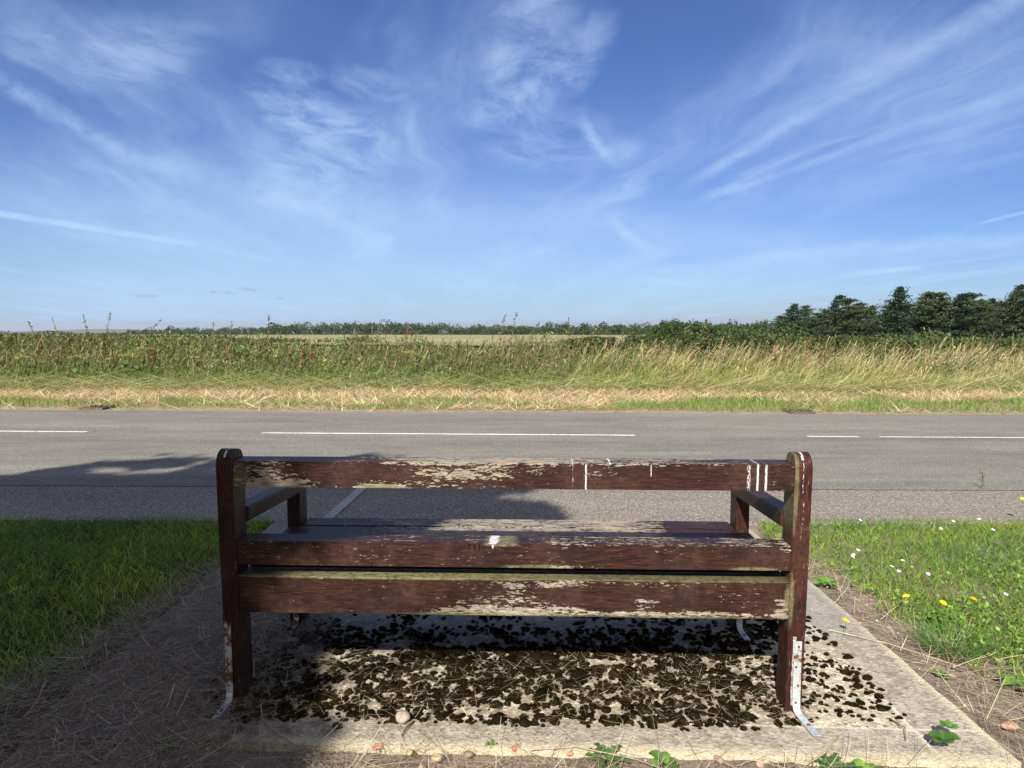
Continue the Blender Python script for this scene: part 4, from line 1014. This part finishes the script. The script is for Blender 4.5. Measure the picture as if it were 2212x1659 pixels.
leafy_mass('hedge', (1.2, 22), 16.6, 18.6, lambda x: np.interp(x, [1.2, 3, 6.5, 8.5, 22], [.72, .92, .93, .82, .84]), 60000, .085, HG, [4, 4, 2, 1], 'dark green hawthorn hedge behind the golden grass')
leafy_mass('hedge', (-22, 1.4), 16.4, 17.8, lambda x: np.interp(x, [-22, -9, -5, -3.5, .5, 1.4], [1.0, .92, .72, .58, .62, .80]), 36000, .075, [(.08, .105, .04), (.12, .14, .05), (.20, .15, .09)], [4, 3, 2.4], 'low browning bramble hedge behind the left verge')
# bramble and willowherb shoots standing up against the sky
def shoot(x, y, h, lean, label, red=0):
    mb = MB(); k = 7; t = np.linspace(0, 1, k); pts = np.stack([lean * h * t ** 2, 0 * t, h * t], 1)
    mb.tube(pts, np.linspace(.007, .003, k), (.15, .11, .07), 5)
    for _ in range(60):
        u = random.uniform(.35, 1.0); q = np.array([lean * h * u * u, 0, h * u]) + rng.normal(0, .035 * (1.3 - u), 3)
        mb.leaves(q[None], .055, .45, pick([(.12, .15, .06), (.26, .20, .12)] if not red else [(.22, .045, .03), (.30, .09, .05)], [1, 1], 1))
    o = mb.build('dock_plant' if red else 'tall_shoot', M_leaf); o.location = (x, y, .05); tag(o, label, 'dock' if red else 'shoot', 'rust-red dock spires' if red else 'tall shoots above the verge')
for x, y, h, l, lab in ((-10.2, 15.6, 1.22, -.2, 'leftmost tall shoot above the verge, leaning left'), (-9.8, 15.7, 1.28, -.15, 'second tall shoot from the left, with drooping tip'), (-9.1, 15.6, 1.38, -.12, 'tall forked shoot in front of the distant blue hill'),
                        (-8.95, 15.8, 1.44, .12, 'tallest bramble shoot of the left verge'), (-8.3, 15.8, 1.30, .5, 'arching bramble shoot leaning right'), (-7.8, 15.7, 1.12, .3, 'short shoot right of the arching bramble'),
                        (-6.5, 15.7, 1.2, 0, 'thin upright shoot before the far woods, left one'), (-6.15, 15.7, 1.24, .04, 'thin upright shoot before the far woods, right one'), (-5.35, 15.7, 1.34, .05, 'tall feathery shoot before the pale field'),
                        (-.35, 15.9, 1.36, .15, 'slim tall shoot above the centre verge, left one'), (-.05, 15.9, 1.40, .1, 'slim tall shoot above the centre verge, right one'), (.25, 15.9, 1.24, .3, 'shorter leaning shoot beside the centre pair'),
                        (1.25, 15.9, 1.30, 0, 'lone upright shoot right of centre'), (1.55, 15.9, 1.1, .3, 'short leaning shoot right of centre'), (3.55, 15.9, 1.26, .35, 'leaning shoot in front of the round tree'), (3.95, 15.9, 1.22, .3, 'leaning shoot right of the round tree')):
    shoot(x, y, h, l, lab)
for x, y, h, lab in ((-7.0, 14.0, .72, 'rust-red dock spire in the left verge'), (-4.15, 14.2, .66, 'dull red dock at the left of centre'), (-4.0, 14.3, .60, 'shorter dull red dock beside its taller neighbour'),
                     (5.95, 14.6, .84, 'tallest red dock above the golden grass'), (5.55, 14.6, .74, 'red dock left of the tallest one'), (5.3, 14.6, .72, 'leftmost red dock above the golden grass'), (6.25, 14.6, .68, 'low red dock right of the tallest one')):
    shoot(x, y, h, .05, lab, 1)
def umbel(x, y, h, label):
    root = empty('hogweed', (x, y, .05)); tag(root, label, 'wildflower', 'yellow umbel flowers in the verge')
    mb = MB().tube([(0, 0, 0), (.01, 0, h * .6), (0, 0, h)], [.007, .005, .004], (.13, .18, .06), 5); mb.build('stem', M_leaf, root, True)
    mb = MB()
    for i in range(9):
        a = i * 2.4; r_ = .11 * math.sqrt((i + .5) / 9) * 1.2; tip = np.array([r_ * math.cos(a), r_ * math.sin(a), h + .07 - r_ * .55 + rng.normal(0, .012)])
        mb.tube([(0, 0, h - .02), tip], .002, (.18, .24, .07), 4)
        q = tip + rng.normal(0, 1, (26, 3)) * (.018, .018, .006)
        mb.leaves(q, .013, .9, jit((.42, .42, .12), 26, .2), up=.4)
    mb.build('flower_head', M_leaf, root)
    mb = MB().leaves(rng.normal(0, 1, (30, 3)) * (.10, .07, .12) + (0, 0, h * .5), .11, .5, jit((.09, .15, .035), 30)); mb.build('foliage', M_leaf, root)
for x, y, h, lab in ((-7.95, 13.15, .56, 'yellow-flowered umbel left of the dock, widest head'), (-7.05, 13.2, .58, 'yellow-flowered umbel nearest the rust-red dock'), (-6.85, 13.4, .70, 'upper small yellow umbel beside the dock'), (-9.1, 13.4, .52, 'faint yellow umbel near the left picture edge'),
                     (-1.9, 13.3, .62, 'greenish yellow umbel in the centre verge')):
    umbel(x, y, h, lab)
# brown seed-head umbels standing against the pale field
for x, y, h, lab in ((-2.75, 15.6, .98, 'brown dead umbel before the pale field, left one'), (-2.2, 15.6, .95, 'brown dead umbel before the pale field, right one')):
    mb = MB().tube([(0, 0, 0), (.02, 0, h)], .005, (.14, .09, .05), 5)
    for i in range(10):
        a = i * .63; tip = np.array([.09 * math.cos(a), .09 * math.sin(a), h + .07]); mb.tube([(.02, 0, h - .02), tip], .003, (.14, .09, .05), 4); mb.leaves(tip + rng.normal(0, .014, (8, 3)), .02, .8, jit((.16, .09, .05), 8))
    o = mb.build('dead_umbel', M_dry); o.location = (x, y, .05); tag(o, lab, 'wildflower', 'brown dead umbels')

# ------------------------------------------------------------------ trees beyond
TRUNK = (.10, .075, .055)
def conifer(h, w, seed, col, lean=.0, bare=.15, n_wh=16):
    """irregular wind-blown conifer; returns (trunk MB, crown MB)"""
    r_ = random.Random(seed); tr = MB(); cr = MB()
    k = 6; t = np.linspace(0, 1, k); tr.tube(np.stack([lean * h * t ** 2, 0 * t, h * t * .97], 1), np.linspace(.022 * h, .005 * h, k), TRUNK, 6)
    for i in range(n_wh):
        u0 = bare + (1 - bare) * (i / (n_wh - 1)) ** .95
        for_u = u0; u = u0
        L0 = w * (1 - u) ** (.9 if w < 3.8 else .6) * (.45 + .95 * r_.random()) + .02 * h
        for j in range(7):
            if r_.random() < .14: continue
            u = min(.985, max(.02, u0 + r_.uniform(-.05, .05) * (1.1 - u0)))
            a = r_.uniform(0, 6.28); L = L0 * r_.uniform(.55, 1.2); L *= 1 + .25 * math.cos(a)
            b = np.array([lean * h * u * u, 0, h * u * .97]); e = b + np.array([math.cos(a) * L, math.sin(a) * L, (.10 - .25 * r_.random() + u * .32) * L])
            tr.tube([b, e], [.004 * h, .0015 * h], TRUNK, 4)
            m = int(70 * (.4 + L / w)); s = rng.uniform(.15, 1.05, m)[:, None]
            Q = b + (e - b) * s + rng.normal(0, 1, (m, 3)) * np.array([.036, .036, .016]) * h * (.35 + .5 * s)
            cr.leaves(Q, .038 * h, .38, pick([col, np.array(col) * 1.9, np.array(col) * .6], [3, 1.2, 1], m, .2))
    return tr, cr
kinds = []
for i, (h, w, col, ln) in enumerate(((8., 3.4, (.024, .046, .024), .03), (8., 4.2, (.050, .070, .024), .08), (8., 3.6, (.014, .030, .022), .20), (8., 4.0, (.048, .064, .022), .04))):
    tr, cr = conifer(h, w, 20 + i, col, ln, bare=(.06, .02, .18, .04)[i], n_wh=(18, 17, 15, 17)[i])
    root = empty('conifer_tree'); a = tr.build('trunk', M_bark, root); b = cr.build('crown', M_far, root); kinds.append((root, [a, b]))
def copy_tree(k):
    src, ch = kinds[k]; r = src.copy(); COL.objects.link(r)
    for c in ch: q = c.copy(); COL.objects.link(q); q.parent = r
    return r
used = set()
CT = [(1678, 690, 100, 1, 'smallest pale green conifer at the left end of the row'), (1712, 664, 100, 0, 'slim conifer second from the left end of the row'), (1736, 668, 102, 3, 'slim conifer third from the left with a thin tip'),
      (1758, 684, 98, 1, 'low conifer filling the gap left of the dark leaning one'), (1790, 645, 96, 2, 'dark conifer leaning right, first tall one of the row'), (1822, 652, 94, 1, 'olive broad conifer right of the dark leaning one'), (1852, 662, 95, 3, 'olive conifer with a broken top before the gap'),
      (1880, 668, 100, 0, 'thin conifer at the gap in the row'), (1912, 668, 96, 3, 'low green conifer left of the tallest spire'), (1940, 626, 92, 0, 'tall open-topped dark conifer with visible trunk'), (1970, 648, 95, 2, 'dark conifer just right of the tall open one'), (1994, 638, 94, 1, 'olive conifer with feathery double top'),
      (2024, 640, 93, 3, 'green conifer with a slanted narrow crown'), (2052, 642, 91, 2, 'dark flag-shaped conifer bent to the right'), (2083, 640, 92, 1, 'pointed olive conifer between the dark ones'), (2112, 656, 93, 3, 'lower green conifer left of the leaning giant'),
      (2140, 652, 96, 0, 'slender conifer close to the leaning giant'), (2178, 622, 86, 2, 'dark wind-bent conifer with a long leaning tip'), (2205, 634, 84, 1, 'broad olive conifer at the right picture edge with a bare trunk'), (2245, 640, 84, 3, 'conifer just past the right picture edge'), (2290, 630, 85, 0, 'outermost conifer to the right')]
CT += [(xd_, yd_, 108, k_, 'back-row conifer, %s' % w_) for xd_, yd_, k_, w_ in ((1694, 688, 3, 'behind the two smallest at the left end'), (1775, 672, 1, 'behind the first dark leaning one'), (1838, 664, 0, 'between the two olive ones left of the gap'), (1868, 676, 1, 'low in the gap of the row'),
       (1925, 655, 1, 'left behind the tall open-topped one'), (1958, 660, 3, 'right behind the tall open-topped one'), (2008, 655, 0, 'behind the feathery double top'), (2038, 655, 1, 'behind the slanted narrow crown'), (2068, 656, 3, 'behind the flag-shaped one'), (2098, 660, 1, 'behind the pointed olive one'),
       (2126, 660, 0, 'behind the lower green one'), (2156, 655, 1, 'left behind the leaning giant'), (2192, 650, 3, 'right behind the leaning giant'), (2225, 648, 1, 'beyond the right picture edge'))]
CT = [(c_[0], c_[1] - (10 if c_[2] < 106 else 4)) + c_[2:] for c_ in CT]
for xd, yd, D, k, lab in CT:
    u, v = sky_dir(xd, yd); x, y = u * D, D; zb = float(zt(x, y)) - .3; top = CAM_H + v * D
    s = (top - zb) / 8.0
    if k in used: o = copy_tree(k)
    else: o = kinds[k][0]; used.add(k)
    o.location = (x, y, zb); o.rotation_euler = (0, 0, random.uniform(-.5, .5)); o.scale = (s * 1.28, s * 1.28, s)
    tag(o, lab, 'tree', 'conifers beyond the hedge')
# undergrowth at their feet
def lumps_tree(mb, x, y, zb, h, w, n, size, cols, p):
    nl = 7
    for i in range(nl):
        c = np.array([x, y, zb + h * .62]) + rng.normal(0, 1, 3) * np.array([w * .30, w * .30, h * .15]); r = np.array([w * .34, w * .34, h * .30]) * rng.uniform(.7, 1.15)
        q = rng.normal(size=(n // nl, 3)); q /= np.linalg.norm(q, axis=1)[:, None]; q *= rng.uniform(.55, 1.05, (len(q), 1))
        mb.leaves(c + q * r, size * (.6 if n > 3000 else 1), .7, pick(cols, p, len(q), .22, .06))
WG = [(.030, .055, .018), (.048, .080, .024), (.075, .105, .032)]
mb = MB()
for i in range(95):
    y = rng.uniform(62, 88); x = y * rng.uniform(.30, .95); h = rng.uniform(1.3, 2.1)
    lumps_tree(mb, x, y, float(zt(x, y)) - .2, h, rng.uniform(3, 5), 260, .42, [(.05, .085, .026), (.08, .115, .034), (.12, .14, .05)], [3, 3, 1])
tag(mb.build('scrub', M_far), 'bushy scrub below the conifers on the right', 'bushes', kind='stuff')
def broadleaf(x, y, top, w, n, label, col=HG):
    zb = float(zt(x, y)) - .2; h = top - zb; root = empty('round_tree', (x, y, zb)); tag(root, label, 'tree')
    MB().tube([(0, 0, 0), (.05, 0, h * .6)], [.04 * h, .02 * h], TRUNK, 6).build('trunk', M_bark, root)
    mb = MB(); lumps_tree(mb, 0, 0, 0, h, w, n, .30, WG, [2, 3, 2]); lumps_tree(mb, 0, 0, -h * .25, h, w * 1.2, n, .30, WG, [2, 3, 2]); mb.build('crown', M_far, root)
u, v = sky_dir(1440, 688); broadleaf(u * 62, 62, CAM_H + v * 62, 1.9, 3400, 'round-headed tree rising above the hedge, right of centre')
u, v = sky_dir(1500, 703); broadleaf(u * 66, 66, CAM_H + v * 66, 4.2, 1500, 'low spreading tree right of the round-headed one')
u, v = sky_dir(1575, 704); broadleaf(u * 75, 75, CAM_H + v * 75, 6, 1500, 'wide low tree between the round-headed tree and the conifers')
u, v = sky_dir(1635, 700); broadleaf(u * 82, 82, CAM_H + v * 82, 5, 1500, 'low tree at the left foot of the conifer row')
u, v = sky_dir(2165, 655)
# the far wood along the skyline
mb = MB()
prof = [(-60, 728), (230, 726), (300, 716), (380, 711), (470, 713), (555, 711), (600, 705), (700, 702), (830, 700), (900, 699), (960, 706), (1040, 706), (1150, 708), (1215, 702), (1260, 705), (1350, 703), (1430, 702), (1560, 702), (1700, 700), (1900, 704), (2400, 700)]
px_, py_ = zip(*prof)
xd = -40.
while xd < 2400:
    D = rng.uniform(430, 470) if xd > 540 else rng.uniform(560, 640)
    if xd > 1230: D = rng.uniform(300, 380)
    u, v = sky_dir(xd, float(np.interp(xd, px_, py_)) + rng.uniform(-4.5, 3.) - 1.5); x = u * D
    zb = float(zt(x, D)) - 1; top = CAM_H + v * D; h = max(top - zb, 2.); w = h * rng.uniform(.9, 1.5)
    lumps_tree(mb, x, D, zb, h, w, 420, h * .13, WG, [3, 3, 1.4])
    q = rng.normal(0, 1, (60, 3)) * (w * .6, 2., h * .14) + (x, D - 3, zb + h * .28); mb.leaves(q, h * .13, .7, pick(WG, [3, 3, 1], 60))
    xd += w / D * FOC * .42
tag(mb.build('woods', M_far), 'dark green wood along the skyline beyond the pale field', 'woodland', kind='stuff')
# darker hedgerow line on the left between verge and skyline
mb = MB()
for i in range(60):
    x = rng.uniform(-115, -30); y = 150 + rng.uniform(-6, 6); h = rng.uniform(1.8, 2.8) * (1. if x < -60 else .7); lumps_tree(mb, x, y, float(zt(x, y)) - .2, h, 5, 110, .5, WG, [3, 3, 1])
tag(mb.build('hedgerow', M_far), 'distant low hedgerow across the left fields', 'hedge', kind='stuff')

# ------------------------------------------------------------------ air
hz = bpy.data.materials.new('air'); hz.use_nodes = True; hn = hz.node_tree
for n_ in list(hn.nodes): hn.nodes.remove(n_)
vo = hn.nodes.new('ShaderNodeVolumePrincipled'); ho = hn.nodes.new('ShaderNodeOutputMaterial')
vo.inputs['Color'].default_value = (.86, .93, 1., 1); vo.inputs['Density'].default_value = 1.1e-4; vo.inputs['Anisotropy'].default_value = .2
hn.links.new(vo.outputs[0], ho.inputs['Volume'])
bm = bmesh.new(); bmesh.ops.create_cube(bm, size=1.0)
bmesh.ops.scale(bm, vec=(18200, 12700, 175), verts=bm.verts); bmesh.ops.translate(bm, vec=(0, 5750, -72), verts=bm.verts)
hzo = mesh_bm('haze', bm, hz); hzo['kind'] = 'stuff'
